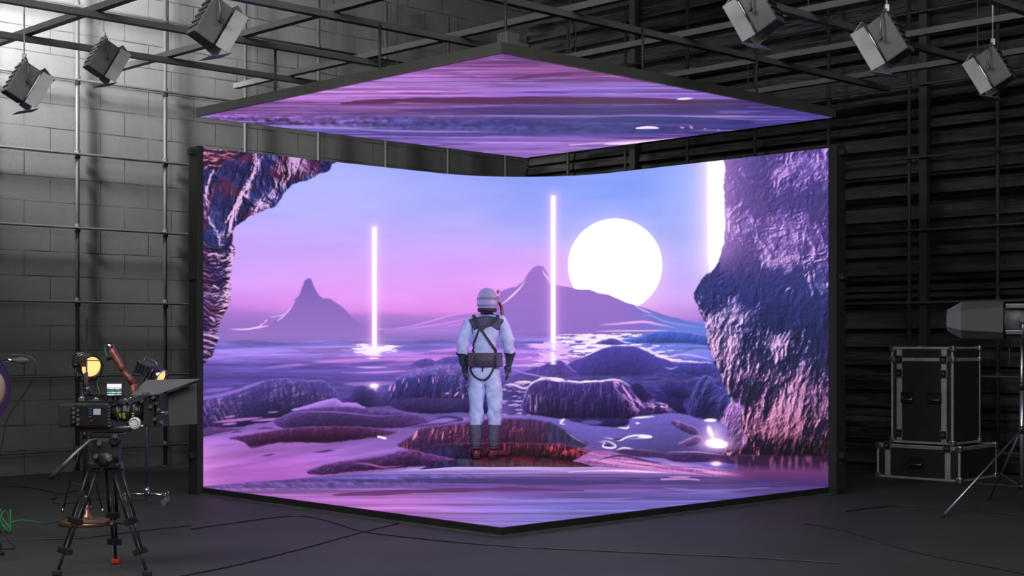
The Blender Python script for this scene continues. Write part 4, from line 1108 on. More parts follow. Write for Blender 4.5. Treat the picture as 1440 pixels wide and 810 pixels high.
def sample(P):
    """colour of the shown picture at points P (n,3), read where the picture was drawn"""
    px = 720 + FPX * P[:, 0] / P[:, 1]; py = HY + FPX * (EYE - P[:, 2]) / P[:, 1]
    u = np.clip((px - X0) * SC - .5, 0, NX - 1.001); v = np.clip((py - Y0) * SC - .5, 0, NY - 1.001)
    i = u.astype(int); j = v.astype(int); fu = (u - i)[:, None]; fv = (v - j)[:, None]
    return ((PICL[j, i] * (1 - fu) + PICL[j, i + 1] * fu) * (1 - fv) + (PICL[j + 1, i] * (1 - fu) + PICL[j + 1, i + 1] * fu) * fv)

def grid_mesh(name, P, nu, nv, parent, base):
    idx = np.arange(nu * nv).reshape(nv, nu)
    q = np.stack([idx[:-1, :-1], idx[:-1, 1:], idx[1:, 1:], idx[1:, :-1]], -1).reshape(-1, 4)
    me = bpy.data.meshes.new(name)
    me.vertices.add(nu * nv); me.vertices.foreach_set('co', (P - np.array(base)).astype(np.float32).ravel())
    me.loops.add(len(q) * 4); me.loops.foreach_set('vertex_index', q.ravel().astype(np.int32))
    me.polygons.add(len(q)); me.polygons.foreach_set('loop_start', np.arange(0, len(q) * 4, 4, dtype=np.int32))
    me.polygons.foreach_set('loop_total', np.full(len(q), 4, np.int32))
    me.update(); me.validate()
    ca = me.color_attributes.new('picture', 'FLOAT_COLOR', 'POINT')
    c = np.ones((nu * nv, 4), np.float32); c[:, :3] = sample(P)
    ca.data.foreach_set('color', c.ravel())
    me.materials.append(LED)
    o = bpy.data.objects.new(name, me); COL.objects.link(o); o.parent = parent
    return o

# --- the wall, two wings joined by a curve
NU, NV = 900, 442
path, TOT = wall_path(NU)
base = (PF.x, PF.y - .6, ZF)
led_wall = thing('led_wall', 'tall curved LED video wall showing a purple rocky sea under a white sun', 'LED wall', base)
zz = np.linspace(ZF, ZT, NV)
XY = np.array([[p.x, p.y] for p, n, s_ in path])
P = np.zeros((NV, NU, 3)); P[:, :, 0] = XY[None, :, 0]; P[:, :, 1] = XY[None, :, 1]; P[:, :, 2] = zz[:, None]
grid_mesh('screen', P.reshape(-1, 3), NU, NV, led_wall, base)
pth, _ = wall_path(64)
mb = MB(); vs = []; B = Vector(base)
for p, n, s_ in pth:
    for (o1, z_) in ((-.004, ZF), (-.004, ZT), (-.09, ZT), (-.09, ZF)):
        q = p + n * o1; vs.append(Vector((q.x, q.y, z_)) - B)
fs = []
for i in range(63):
    for k in range(4): fs.append((i * 4 + k, i * 4 + (k + 1) % 4, (i + 1) * 4 + (k + 1) % 4, (i + 1) * 4 + k))
fs += [(3, 2, 1, 0), (252, 253, 254, 255)]
mb.add(vs, fs).build('back_panel', M['black_plastic'], led_wall)
frm = mat('frame_paint', (.022, .024, .020), .5, .2)
n1 = Vector((-(d1.y), d1.x, 0)); n2 = Vector((-(d2.y), d2.x, 0))
for (pp, dd, w_) in ((PL, -d1, .062), (PR, d2, .085)):
    c = pp + dd * (w_ / 2 + .001); c.z = (ZT + .005) / 2
    f = MB().box(c - B, (w_, .15, ZT + .005), rotz(math.atan2(dd.y, dd.x)), bev=.004).build('side_post', frm, led_wall)
    for zc in (.35, 1.95, ZT - .05):
        q = pp + dd * (w_ + .02); q.z = zc
        MB().box(q - B, (.05, .06, .05), rotz(math.atan2(dd.y, dd.x)), bev=.004).build('bracket', frm, f)
# rear props that hold the wall upright
for i in (8, 20, 43, 55):
    p, n, _s = pth[i]
    a = p - n * .11; a.z = 0; t = a.copy(); t.z = 2.7; ft = p - n * .95; ft.z = .02
    MB().tube([a - B, t - B], .025, 8).tube([t - B, ft - B], .02, 8).tube([a - B + Vector((0, 0, .03)), ft - B + Vector((0, 0, .01))], .02, 8).build('rear_prop', M['pipe'], led_wall)

# --- the floor panel
def rhombus(name, z, parent, base, n, shr=.0):
    u = np.linspace(0, 1, n)
    N_, L_, R_ = np.array(PN), np.array(PL), np.array(PR)
    A, Bv = np.meshgrid(u, u)
    P = N_[None, None] + A[..., None] * (R_ - N_) + Bv[..., None] * (L_ - N_)
    P[..., 2] = z
    return P.reshape(-1, 3)
bf = (PN.x, PN.y + 2.5, 0)
led_floor = thing('led_floor', 'low LED stage floor showing streaked violet water in front of the video wall', 'LED floor', bf)
P = rhombus('screen', ZF, led_floor, bf, 360)
grid_mesh('screen', P, 360, 360, led_floor, bf)
def rim(off, z0, z1, B, name, m, parent):
    c = (PN + PF) / 2
    def out(p, dirs):
        q = p.copy()
        for d_ in dirs: q += d_ * off
        return q
    u_ = (PR - PN).normalized(); v_ = (PL - PN).normalized()
    pts = [out(PN, (-u_, -v_)), out(PR, (u_, -v_)), out(PF, (u_, v_)), out(PL, (-u_, v_))]
    return MB().prism([(p.x - B[0], p.y - B[1]) for p in pts], 'z', z0 - B[2], z1 - B[2]).build(name, m, parent)
rim(.012, .012, ZF - .0015, bf, 'base_frame', M['black_plastic'], led_floor)
rim(.035, 0, .012, bf, 'base_trim', M['grey_metal'], led_floor)

# --- the ceiling panel
bc = (PN.x, PN.y + 2.5, ZC)
led_ceil = thing('led_ceiling', 'diamond shaped LED ceiling panel of violet streaks hung above the stage', 'LED ceiling', bc)
P = rhombus('screen', ZC, led_ceil, bc, 420)
grid_mesh('screen', P, 420, 420, led_ceil, bc)
rim(.02, ZC + .002, ZC + .08, bc, 'frame', mat('ceiling_frame_paint', (.060, .062, .052), .5, .1), led_ceil)
for a in (.12, .5, .88):
    for b in (.12, .5, .88):
        q = PN + (PR - PN) * a + (PL - PN) * b
        c = Vector((q.x - bc[0], q.y - bc[1], .08))
        MB().cyl(c, c + Vector((0, 0, ZB - ZC - .10)), .012, 8).box(c + Vector((0, 0, .01)), (.09, .09, .02)).build('hanger', M['pipe'], led_ceil)
c = Vector((PN.x + .05 - bc[0], PN.y + .22 - bc[1], .08))
MB().box(c + Vector((0, 0, .055)), (.13, .10, .11), rotz(.75), bev=.006).box(c + Vector((.02, 0, .02)), (.2, .14, .03), rotz(.75)).build('junction_box', M['fixture'], led_ceil)
# ---------------------------------------------------------------- hanging studio lamps
def studio_lamp(label, px, py, d, roty_=-.5, rz=.35, s=1.0, rodtop=HC):
    """box lamp with barn doors on a yoke; root is where the rod meets the yoke"""
    c = at(px, py, d)
    root = thing('studio_lamp', label, 'studio lamp', (c.x, c.y, c.z + .23 * s), group='hanging studio lamps')
    R = rotz(rz) @ roty_m(roty_)
    o_ = Vector((0, 0, -.23 * s))
    T = lambda v: o_ + R @ (Vector(v) * s)
    def bx(mb, cc, dd, extra=None, bev=.004):
        mb.box(T(cc), [k * s for k in dd], R @ extra if extra is not None else R, bev=bev); return mb
    # housing: deep box whose long side runs along local z, front towards -x
    bx(MB(), (.03, 0, .0), (.17, .16, .31), bev=.012).build('housing', M['fixture'], root)
    mb = MB()
    for k in range(5): bx(mb, (.118, 0, -.1 + .05 * k), (.012, .15, .02), bev=.003)
    mb.build('cooling_fins', M['black_metal'], root)
    bx(MB(), (-.062, 0, 0), (.016, .165, .25), bev=.003).build('lens', M['glass'], root)
    # barn doors
    bx(MB(), (-.120, 0, .168), (.13, .19, .006), roty_m(-.35), .002).build('barn_door', M['fixture_light'], root)
    bx(MB(), (-.125, 0, -.195), (.17, .20, .006), roty_m(.75), .002).build('barn_door', M['fixture'], root)
    bx(MB(), (-.115, .100, 0), (.105, .006, .31), rotz(-.25), .002).build('barn_door', M['fixture_light'], root)
    bx(MB(), (-.115, -.100, 0), (.105, .006, .31), rotz(.25), .002).build('barn_door', M['fixture_light'], root)
    # yoke: hoop over the housing, from side to side
    pts = []
    for k in range(13):
        a = PI * k / 12
        pts.append(Vector((0, .125 * math.cos(a), .0)) + Vector((0, 0, .22 * math.sin(a) ** .6)))
    Rz = rotz(rz)
    pts = [o_ + Rz @ (p * s) for p in pts]
    y = MB().tube(pts, .008 * s, 8).build('yoke', M['grey_metal'], root)
    for sd in (-1, 1):
        p = o_ + Rz @ Vector((0, .125 * sd * s, 0))
        MB().cyl(p, p + Rz @ Vector((0, .03 * sd * s, 0)), .018 * s, 12).build('knob', M['black_metal'], y)
    MB().cyl((0, 0, -.015), (0, 0, rodtop - root.location.z), .006, 8).box((0, 0, .0), (.03, .03, .05), bev=.004).build('rod', M['white_plastic'], root)
    return root
def roty_m(a): return Matrix.Rotation(a, 3, 'Y')
studio_lamp('grey box lamp hanging near the top right, between two others', 1247, 58, 10.4, -.52, -.60, 1.05)
studio_lamp('grey box lamp hanging at the right edge, lowest of the lamps over the ribbed wall', 1396, 98, 11.6, -.52, -.60, .98)
studio_lamp('grey box lamp half cut by the top edge, above right of the LED ceiling', 1066, 18, 10.5, -.52, -.60, 1.05)
studio_lamp('pale box lamp hanging over the left wing of the stage, right of the other two', 300, 34, 10.6, -.52, PI + .60, 1.05)
studio_lamp('box lamp hanging in the middle of the three over the block wall', 146, 84, 12.4, -.52, PI + .60, .95)
studio_lamp('box lamp hanging nearest the left edge of the picture', 34, 118, 11.4, -.52, PI + .60, .95)

# ---------------------------------------------------------------- flight cases
def flight_case(label, cx, cy, z0, w, dp, h, rz, lid, handles, group=None):
    """origin at the front right bottom corner; local -x to the left along the front, +y back"""
    root = thing('flight_case', label, 'flight case', (cx, cy, z0), rz=rz)
    b = .022
    MB().box((-w / 2, dp / 2, h / 2 ), (w - .008, dp - .008, h - .008), bev=.004).build('body', M['case'], root)
    # aluminium edges, split at the lid seam
    def edge(mb, a, c_):
        a = Vector(a); c_ = Vector(c_); d_ = c_ - a; ctr = (a + c_) / 2
        mb.box(ctr, (abs(d_.x) + b, abs(d_.y) + b, abs(d_.z) + b), bev=.004)
    zl = h * lid
    for (za, zb, nm) in ((b / 2, zl - .006, 'edge_frame'), (zl + .006, h - b / 2, 'lid_frame')):
        mb = MB()
        for z_ in (za + b / 2 * 0, zb):
            edge(mb, (-w + b / 2, b / 2, z_), (-b / 2, b / 2, z_)); edge(mb, (-w + b / 2, dp - b / 2, z_), (-b / 2, dp - b / 2, z_))
            edge(mb, (-w + b / 2, b / 2, z_), (-w + b / 2, dp - b / 2, z_)); edge(mb, (-b / 2, b / 2, z_), (-b / 2, dp - b / 2, z_))
        for x_ in (-w + b / 2, -b / 2):
            for y_ in (b / 2, dp - b / 2): edge(mb, (x_, y_, za), (x_, y_, zb))
        mb.build(nm, M['alu'], root)
    # inner rails on the front
    for x_ in (-w * .86, -w * .14):
        MB().box((x_, -.003, (h) / 2), (.055, .012, h - .05), bev=.002).build('front_rail', M['alu'], root)
    for x_ in (0, -w):
        for y_ in (0, dp):
            for z_ in (0, h, zl):
                MB().box((x_ + (b * .7 if x_ else -b * .7), y_ + (b * .7 if not y_ else -b * .7), z_ + (b * .8 if z_ == 0 else (-b * .8 if z_ == h else 0))), (.062, .062, .058), bev=.014).ball((x_, y_, z_ + (.02 if z_ == 0 else (-.02 if z_ == h else 0))), .016, 10, 8).build('corner_guard', M['steel'], root)
    for x_ in (-w * .86, -w * .14):
        zs_ = [zl] + ([h * .10, zl - .14] if h > .6 else [])
        for z_ in zs_:
            mb = MB().box((x_, -.012, z_), (.085, .014, .085), bev=.004, mi=0).box((x_, -.021, z_), (.062, .006, .062), bev=.002, mi=1)
            mb.cyl((x_, -.022, z_), (x_, -.032, z_), .016, 12, mi=0)
            mb.box((x_, -.033, z_), (.034, .006, .010), mi=0)
            mb.build('butterfly_latch', None, root, mats=[M['steel'], M['black_metal']])
    for x_, z_ in handles:
        mb = MB().box((x_, -.008, z_), (.15, .010, .105), bev=.004)
        mb.box((x_, -.014, z_ + .05), (.15, .008, .006)).box((x_, -.014, z_ - .05), (.15, .008, .006))
        hd = mb.build('recessed_handle', M['black_metal'], root)
        MB().tube([(x_ - .05, -.012, z_ + .01), (x_ - .05, -.028, z_ - .02), (x_ + .05, -.028, z_ - .02), (x_ + .05, -.012, z_ + .01)], .006, 8).build('grip', M['steel'], hd)
    return root
CZ = math.radians(-43)
flight_case('low black flight case with aluminium edges, on the floor under the tall one', 4.354, 13.89, .0, .894, .827, .334, CZ, .97, [(-.45, .17)])
flight_case('tall black flight case with aluminium edges standing on the low one', 4.334, 14.045, .350, .668, .613, .966, CZ, .87, [(-.48, .46), (-.19, .46)])

# ---------------------------------------------------------------- big lamp on its stand, right edge
def light_stand(root, top, spread, feet, m=None, hub=.66, low=.2, r=.014, footm=None):
    m = m or M['steel']
    MB().cyl((0, 0, low), (0, 0, hub + (top - hub) * .45), r * 1.25, 12).cyl((0, 0, hub), (0, 0, top), r * .85, 12).build('pole', m, root)
    MB().cyl((0, 0, hub - .03), (0, 0, hub + .03), r * 2.2, 14).cyl((0, 0, low - .02), (0, 0, low + .02), r * 2, 12).cyl((0, 0, hub + (top - hub) * .45 - .03), (0, 0, hub + (top - hub) * .45 + .03), r * 1.9, 12).build('collar', M['black_metal'], root)
    for a in feet:
        e = Vector((math.cos(a) * spread, math.sin(a) * spread, .012)); h_ = Vector((math.cos(a) * r, math.sin(a) * r, hub - .01))
        mid = h_.lerp(e, .62)
        l = MB().cyl(h_, e, r * .65, 8).cyl(mid, Vector((0, 0, low)), r * .45, 6).build('leg', m, root)
        MB().cyl((e.x, e.y, 0), (e.x, e.y, .035), r * 1.2, 10, r2=r * .7).build('foot', footm or M['black_rubber'], l)
c = at(1437, 450, 11.5)
st = thing('light_stand', 'silver tripod light stand at the right edge beside the flight cases', 'light stand', (c.x, c.y, 0))
light_stand(st, c.z - .10, .86, [PI + .49, PI + .49 + 2.09, PI + .49 - 2.09])
lr = thing('location_light', 'large grey lamp with a wide eight-sided hood above the flight cases', 'studio lamp', (c.x, c.y, c.z - .12))
def octa(x, ry, rz_, ch, dz=0): # eight-cornered ring at x
    return [Vector((x, -ry, -rz_ + ch)), Vector((x, -ry, rz_ - ch)), Vector((x, -ry + ch, rz_)), Vector((x, ry - ch, rz_)), Vector((x, ry, rz_ - ch)), Vector((x, ry, -rz_ + ch)), Vector((x, ry - ch, -rz_)), Vector((x, -ry + ch, -rz_))]
def loft(mb, rings, th=.006, mi=0, cap=False):
    n = len(rings[0]); vs = []
    for r_ in rings: vs += r_
    inner = []
    for r_ in rings:
        cc = sum(r_, Vector()) / n
        inner += [cc + (v - cc) * (1 - th / max((v - cc).length, .01)) for v in r_]
    fs = []; k = len(rings); o2 = n * k
    for i in range(k - 1):
        for j in range(n):
            a, b_ = i * n + j, i * n + (j + 1) % n; c1, d_ = (i + 1) * n + (j + 1) % n, (i + 1) * n + j
            fs.append((a, b_, c1, d_)); fs.append((o2 + d_, o2 + c1, o2 + b_, o2 + a))
    for j in range(n):
        fs.append((j, o2 + j, o2 + (j + 1) % n, (j + 1) % n)); e = (k - 1) * n
        fs.append((e + (j + 1) % n, o2 + e + (j + 1) % n, o2 + e + j, e + j))
    mb.add(vs + inner, fs, mi)
    return mb
zc = .12
off = Vector((0, 0, zc))
RL = rotz(-.42)
tr = lambda ring: [off + RL @ v for v in ring]
loft(MB(), [tr(octa(-.46, .15, .150, .07)), tr(octa(-.13, .15, .150, .05)), ], .008).build('barn_door_hood', M['hood_dark'], lr)
loft(MB(), [tr(octa(-.57, .115, .085, .035)), tr(octa(-.455, .152, .150, .07))], .007).build('front_hood', M['hood_pale'], lr)
mbx = MB().lathe([(.10, -.13), (.135, -.12), (.135, .0), (.12, .02), (.12, .20), (.09, .24)], off, RL @ Vector((1, 0, 0)), 24)
mbx.build('housing', M['fixture'], lr)
for zz_ in (.11, -.10):
    MB().box(off + RL @ Vector((.10, -.135, zz_)), (.42, .03, .034), RL, bev=.005).build('side_rail', M['chrome'], lr)
mbx = MB()
for sd in (-1, 1):
    mbx.tube([off + RL @ Vector((.02, .16 * sd, 0)), off + RL @ Vector((.02, .16 * sd, -.14)), (0, 0, -.05)], .009, 8)
mbx.cyl((0, 0, -.08), (0, 0, .0), .016, 12)
mbx.build('yoke', M['steel'], lr)
MB().cyl(off + RL @ Vector((.02, -.14, 0)), off + RL @ Vector((.02, -.19, 0)), .022, 12).build('knob', M['chrome'], lr)
MB().tube(catmull([off + RL @ Vector((-.1, .1, -.15)), off + RL @ Vector((-.1, .06, -.24)), off + RL @ Vector((-.1, .05, -.36))]), .004, 6).build('safety_cable', M['dark_cable'], lr)

# ---------------------------------------------------------------- stands at the left, behind the cinema camera
# amber fresnel on a slim tripod stand
c = at(119, 517, 11.5)
st = thing('light_stand', 'slim black stand with silver cone feet behind the cinema camera', 'light stand', (c.x, c.y, 0))
light_stand(st, c.z - .10, .17, [PI + .25, -.35, 1.6], M['black_metal'], .62, .2, .010, M['chrome'])
fl = thing('fresnel_lamp', 'ribbed chrome lamp with a round glowing amber lens', 'studio lamp', (c.x, c.y, c.z - .12))
ax = Vector((.62, -.72, -.22)).normalized(); o0 = Vector((.03, 0, .14))
mb = MB().lathe([(.03, -.17), (.075, -.16), (.085, -.13), (.070, -.12), (.085, -.11), (.085, -.085), (.070, -.08), (.085, -.07), (.085, -.045), (.072, -.04), (.086, -.03), (.086, .0), (.074, .01), (.088, .02), (.088, .05)], o0, ax, 26)
mb.build('housing', M['chrome'], fl)
MB().lathe([(.0, .056), (.04, .062), (.078, .052), (.084, .048)], o0, ax, 26).build('lens', M['amber'], fl)
MB().lathe([(.084, .045), (.094, .045), (.094, .07), (.085, .07), (.084, .045)], o0, ax, 26).build('lens_ring', M['black_metal'], fl)
sdv = ax.cross(Vector((0, 0, 1))).normalized()
MB().tube([o0 + sdv * .105, o0 + sdv * .105 + Vector((0, 0, -.1)), Vector((0, 0, 0)), o0 - sdv * .105 + Vector((0, 0, -.1)), o0 - sdv * .105], .007, 8).cyl(o0 + sdv * .08, o0 + sdv * .125, .016, 10).cyl(o0 - sdv * .08, o0 - sdv * .125, .016, 10).cyl((0, 0, -.06), (0, 0, .02), .013, 10).build('yoke', M['black_metal'], fl)
for a in (-.9, .6):
    q = o0 + ax * .07 + (sdv * math.cos(a) + Vector((0, 0, 1)) * math.sin(a)) * .1
    MB().box(q + ax * .03, (.006, .06, .09), rotz(.7 + a), bev=.002).build('barn_door', M['copper'], fl)
# second lamp on the purple pole with rolling base
c = at(206, 522, 12.0)
st = thing('rolling_stand', 'purple pole on a chrome rolling base left of the video wall', 'light stand', (c.x, c.y, 0))
MB().cyl((0, 0, .10), (0, 0, c.z - .11), .011, 12).build('pole', M['purple_metal'], st)
MB().cyl((0, 0, .07), (0, 0, .15), .022, 14).ball((0, 0, .12), .026, 12, 8).build('hub', M['chrome'], st)
for a, L_ in ((PI - .15, .20), (-.20, .16), (.45, .17)):
    e = Vector((math.cos(a) * L_, math.sin(a) * L_, .085))
    l = MB().tube([(0, 0, .09), e], .009, 8).box(e, (.03, .03, .03), bev=.004).build('leg', M['chrome'], st)
    MB().cyl((e.x, e.y - .012, .026), (e.x, e.y + .012, .026), .026, 16).tube([e, (e.x + .012, e.y, .05), (e.x, e.y, .026)], .006, 6).build('caster', M['steel'], l)
f2 = thing('flood_lamp', 'slatted chrome lamp with an amber mouth on the purple pole', 'studio lamp', (c.x, c.y, c.z - .12))
Rl = rotz(-.35) @ roty_m(.42); o0 = Vector((.02, 0, .12))
mb = MB()
for k in range(6): mb.box(o0 + Rl @ Vector((-.09 + .030 * k, 0, 0)), (.017, .14, .105), Rl, bev=.005)
mb.build('cooling_ribs', M['chrome'], f2)
MB().box(o0 + Rl @ Vector((-.015, 0, 0)), (.17, .12, .085), Rl, bev=.006).build('housing', M['black_metal'], f2)
MB().lathe([(.05, 0), (.068, .02), (.072, .07), (.064, .07), (.05, .02)], o0 + Rl @ Vector((.07, 0, 0)), Rl @ Vector((1, 0, 0)), 20).build('reflector', M['chrome'], f2)
MB().lathe([(0.0, .03), (.062, .055)], o0 + Rl @ Vector((.07, 0, 0)), Rl @ Vector((1, 0, 0)), 20).build('lens', M['amber'], f2)
MB().tube(catmull([o0 + Rl @ Vector((-.08, 0, .055)), o0 + Rl @ Vector((-.07, 0, .095)), o0 + Rl @ Vector((.04, 0, .095)), o0 + Rl @ Vector((.05, 0, .055))], 6), .006, 8).build('handle', M['steel'], f2)
MB().box(o0 + Rl @ Vector((.08, -.02, .06)), (.09, .08, .03), Rl, bev=.012).build('gel_clip', M['purple_metal'], f2)
MB().tube([o0 + Vector((0, -.09, 0)), Vector((0, -.09, .02)), (0, 0, 0), Vector((0, .09, .02)), o0 + Vector((0, .09, 0))], .007, 8).cyl((0, 0, -.05), (0, 0, .02), .014, 10).build('yoke', M['black_metal'], f2)
# round copper base with its thin pole
c = at(116, 740, 10.6)
st = thing('pole_stand', 'thin pole rising from a round copper base plate', 'pole stand', (c.x, c.y + .1, 0))
MB().lathe([(.0, 0), (.195, 0), (.2, .006), (.2, .028), (.192, .034), (.17, .036), (.05, .042), (.035, .06), (.022, .085), (.014, .13), (.012, .15)], (0, 0, 0), n=40).build('base_plate', M['copper'], st)
MB().cyl((0, 0, .13), (0, 0, 1.53), .006, 10).build('pole', M['black_metal'], st)
MB().cyl((0, 0, .19), (0, 0, .215), .018, 12).build('collar', M['copper'], st)

# lamp cut by the left edge, with its boom and small microphone
c = at(-18, 548, 9.2)
st = thing('light_stand', 'dark light stand cut by the left edge of the picture', 'light stand', (c.x, c.y, 0))
light_stand(st, c.z - .17, .12, [-.35, 2.0, 4.0], M['black_metal'], .30, .12, .012)
bl = thing('beauty_light', 'dark round lamp with a tan bowl, cut by the left edge', 'studio lamp', (c.x, c.y, c.z - .18))
ax = Vector((.93, -.30, -.05)).normalized(); o0 = Vector((-.03, 0, .18))
MB().lathe([(.05, -.12), (.12, -.10), (.19, -.03), (.215, .03), (.22, .045), (.212, .045), (.18, -.02), (.1, -.07)], o0, ax, 32).build('dish', M['black_metal'], bl)
MB().lathe([(.222, .028), (.226, .045), (.216, .052), (.208, .045)], o0, ax, 32).build('dish_rim', M['purple_metal'], bl)
MB().lathe([(.13, .03), (.135, .055), (.12, .085), (.08, .10), (0, .105)], o0, ax, 28).build('bowl', M['amber_dim'], bl)
MB().box((-.02, 0, -.04), (.07, .06, .36), bev=.012).cyl((-.02, 0, -.22), (-.02, 0, -.30), .018, 12).build('bracket', M['purple_metal'], bl)
c2 = at(0, 507, 9.0)
bm_ = thing('boom_microphone', 'grey microphone on a thin boom arm entering at the left edge', 'microphone', (c2.x - .35, c2.y, c2.z))
MB().cyl((0, 0, 0), (.42, 0, .002), .006, 8).build('boom_arm', M['black_metal'], bm_)
MB().cyl((.385, 0, .002), (.43, 0, .002), .010, 12).build('clip', M['chrome'], bm_)
MB().ball((.485, 0, .0), .05, 18, 12, sc=(1, .42, .42)).cyl((.43, 0, .002), (.45, 0, .002), .012, 12).build('windshield', M['grey_cloth'], bm_)
cp = [at(16, 499, 9.1), at(35, 500, 9.1), at(47, 505, 9.1), at(51, 515, 9.1), at(49, 527, 9.1), at(40, 545, 9.1), at(24, 568, 9.1), at(10, 590, 9.1), at(4, 620, 9.1), at(0, 640, 9.1)]
o = MB().tube([p - bm_.location for p in catmull(cp, 8)], .004, 6).build('cable', M['dark_cable'], bm_)

# clamp and tangle of green cable in the lower left corner
c = at(-4, 712, 9.4)
base = Vector((c.x, c.y, 0))
rg = random.Random(3)
pts = [at(150, 640, 8.75), at(138, 660, 8.8), at(128, 690, 8.9), at(112, 712, 9.1), at(92, 728, 9.4), at(70, 736, 9.9), at(50, 734, 10.2), at(24, 732, 10.3)]
pts = [Vector((p.x, p.y, max(p.z, .012))) for p in pts]
c0 = at(10, 726, 10.2)
for k in range(16):
    pts.append(Vector((c0.x + rg.uniform(-.11, .06), c0.y + rg.uniform(-.08, .08), .02 + rg.uniform(0, .16) * (k % 2))))
o = MB().tube(catmull(pts, 8), .0045, 6).build('cable', M['green_cable'])
tag(o, 'thin green cable looping down from the cinema camera to a tangle on the floor', 'cable')
c0.z = 0
cl = thing('clamp_foot', 'grey clamp foot lying at the lower left edge of the floor', 'clamp', (c0.x - .10, c0.y, 0))
MB().box((0, 0, .10), (.10, .06, .05), roty_m(.5), bev=.01).box((.02, 0, .17), (.05, .05, .06), roty_m(-.4), bev=.01).build('jaw', M['fixture_light'], cl)
MB().tube([(-.05, 0, .02), (0, 0, .12)], .018, 10).build('arm', M['fixture'], cl)
lg = [at(0, 742, 8.9), at(10, 756, 8.9), at(20, 768, 8.9), at(18, 771, 8.9), at(0, 771, 8.9)]
o = MB().tube(catmull([Vector((p.x, p.y, max(p.z, .012))) for p in lg], 6), .006, 8).build('cable', M['dark_cable'])
tag(o, 'short dark cable end lying at the lower left corner', 'cable')

# cables lying on the studio floor
def floor_cable(label, pp, r=.0045):
    pts = []
    for (x, y) in pp:
        d = FPX * EYE / (y - HY); pts.append(Vector(((x - 720) / FPX * d, d, r)))
    o = MB().tube(catmull(pts, 12), r, 6).build('cable', M['dark_cable'])
    tag(o, label, 'cable'); return o
floor_cable('dark cable curving over the floor in front of the stage, from the left', [(268, 745), (330, 736), (390, 728), (430, 727), (470, 736), (510, 748), (580, 757), (700, 768), (860, 776), (1040, 784), (1180, 793)])
floor_cable('dark cable running straight towards the stage from the lower left', [(235, 815), (330, 796), (430, 771), (510, 749), (560, 737)])
floor_cable('dark cable curving over the floor right of the stage', [(1130, 737), (1180, 745), (1225, 758), (1290, 778), (1400, 800), (1460, 812)])
floor_cable('long thin cable on the floor passing behind the camera tripod', [(-20, 762), (60, 759), (120, 757), (200, 747), (268, 740)], .004)
floor_cable('dark cable wandering along the foot of the block wall', [(-10, 684), (30, 685), (62, 690), (85, 695), (110, 690)], .005)
floor_cable('small loop of cable behind the copper base plate', [(70, 703), (80, 700), (74, 706), (90, 709), (150, 702), (200, 704), (206, 698)], .005)
floor_cable('dark cable running behind the lower flight case', [(1190, 720), (1260, 712), (1330, 716), (1440, 726)], .005)
# ---------------------------------------------------------------- cinema camera on its tripod
DC = 8.55; KP = FPX / DC
def cp_(px, py, dy=0.0):       # picture position at the camera's own depth, relative to the tripod centre
    return Vector(((px - 720) / KP, DC + dy, EYE - (py - HY) / KP))
TC = Vector(((150 - 720) / KP, DC, 0))
tp = thing('camera_tripod', 'black tripod with twin tube legs carrying the cinema camera', 'tripod', TC)
q = lambda px, py, dy=0.0: cp_(px, py, dy) - TC
mb = MB().box(q(151, 654), (.17, .13, .03), bev=.008).lathe([(.07, -.02), (.075, 0), (.075, .05), (.05, .07), (.0, .07)], q(151, 650), n=24)
mb.build('crown', M['black_metal'], tp)
apex = [q(134, 657, -.03), q(166, 657, -.03), q(151, 657, .06)]
feet = [Vector(((80 - 720) / FPX * 8.34, 8.34, 0)) - TC, Vector(((207 - 720) / FPX * 8.32, 8.32, 0)) - TC, Vector(((163 - 720) / FPX * 8.80, 8.80, 0)) - TC]
for i, (a, f) in enumerate(zip(apex, feet)):
    f = Vector((f.x, f.y, .01)); d_ = (f - a).normalized(); sd = d_.cross(Vector((0, 1, 0)) if i != 2 else Vector((0, 1, 0))).normalized() * .024
    m1 = a.lerp(f, .5); m2 = a.lerp(f, .78)
    mb = MB().tube([a + sd, m1 + sd], .009, 8).tube([a - sd, m1 - sd], .009, 8).tube([a.lerp(f, .3) + sd * .5, m2 + sd * .5], .008, 8).tube([a.lerp(f, .3) - sd * .5, m2 - sd * .5], .008, 8).tube([m2 - d_ * .1, f], .009, 8)
    ang = math.atan2(d_.x, -d_.z)
    Rg = roty_m(-ang)
    for mm in (m1, m2): mb.box(mm, (.085, .034, .04), Rg, bev=.006)
    mb.box(a, (.075, .04, .05), Rg, bev=.008)
    leg = mb.build('leg', M['black_metal'], tp)
    MB().box(f + Vector((0, 0, .008)), (.05, .035, .03), bev=.006).cyl(f + Vector((0, 0, -.008)), f + Vector((0, 0, .03)), .008, 8).build('foot', M['red_plastic'] if i == 2 else M['black_rubber'], leg)
hubp = q(158, 735, -.02)
mb = MB().box(hubp, (.06, .05, .03), bev=.006)
for a, f in zip(apex, feet): mb.tube([hubp, a.lerp(Vector(f), .52)], .006, 6)
sp_ = mb.build('spreader', M['black_metal'], tp)
MB().cyl(hubp + Vector((.01, -.02, .0)), hubp + Vector((.01, -.036, .0)), .009, 10).build('release_button', M['red_plastic'], sp_)
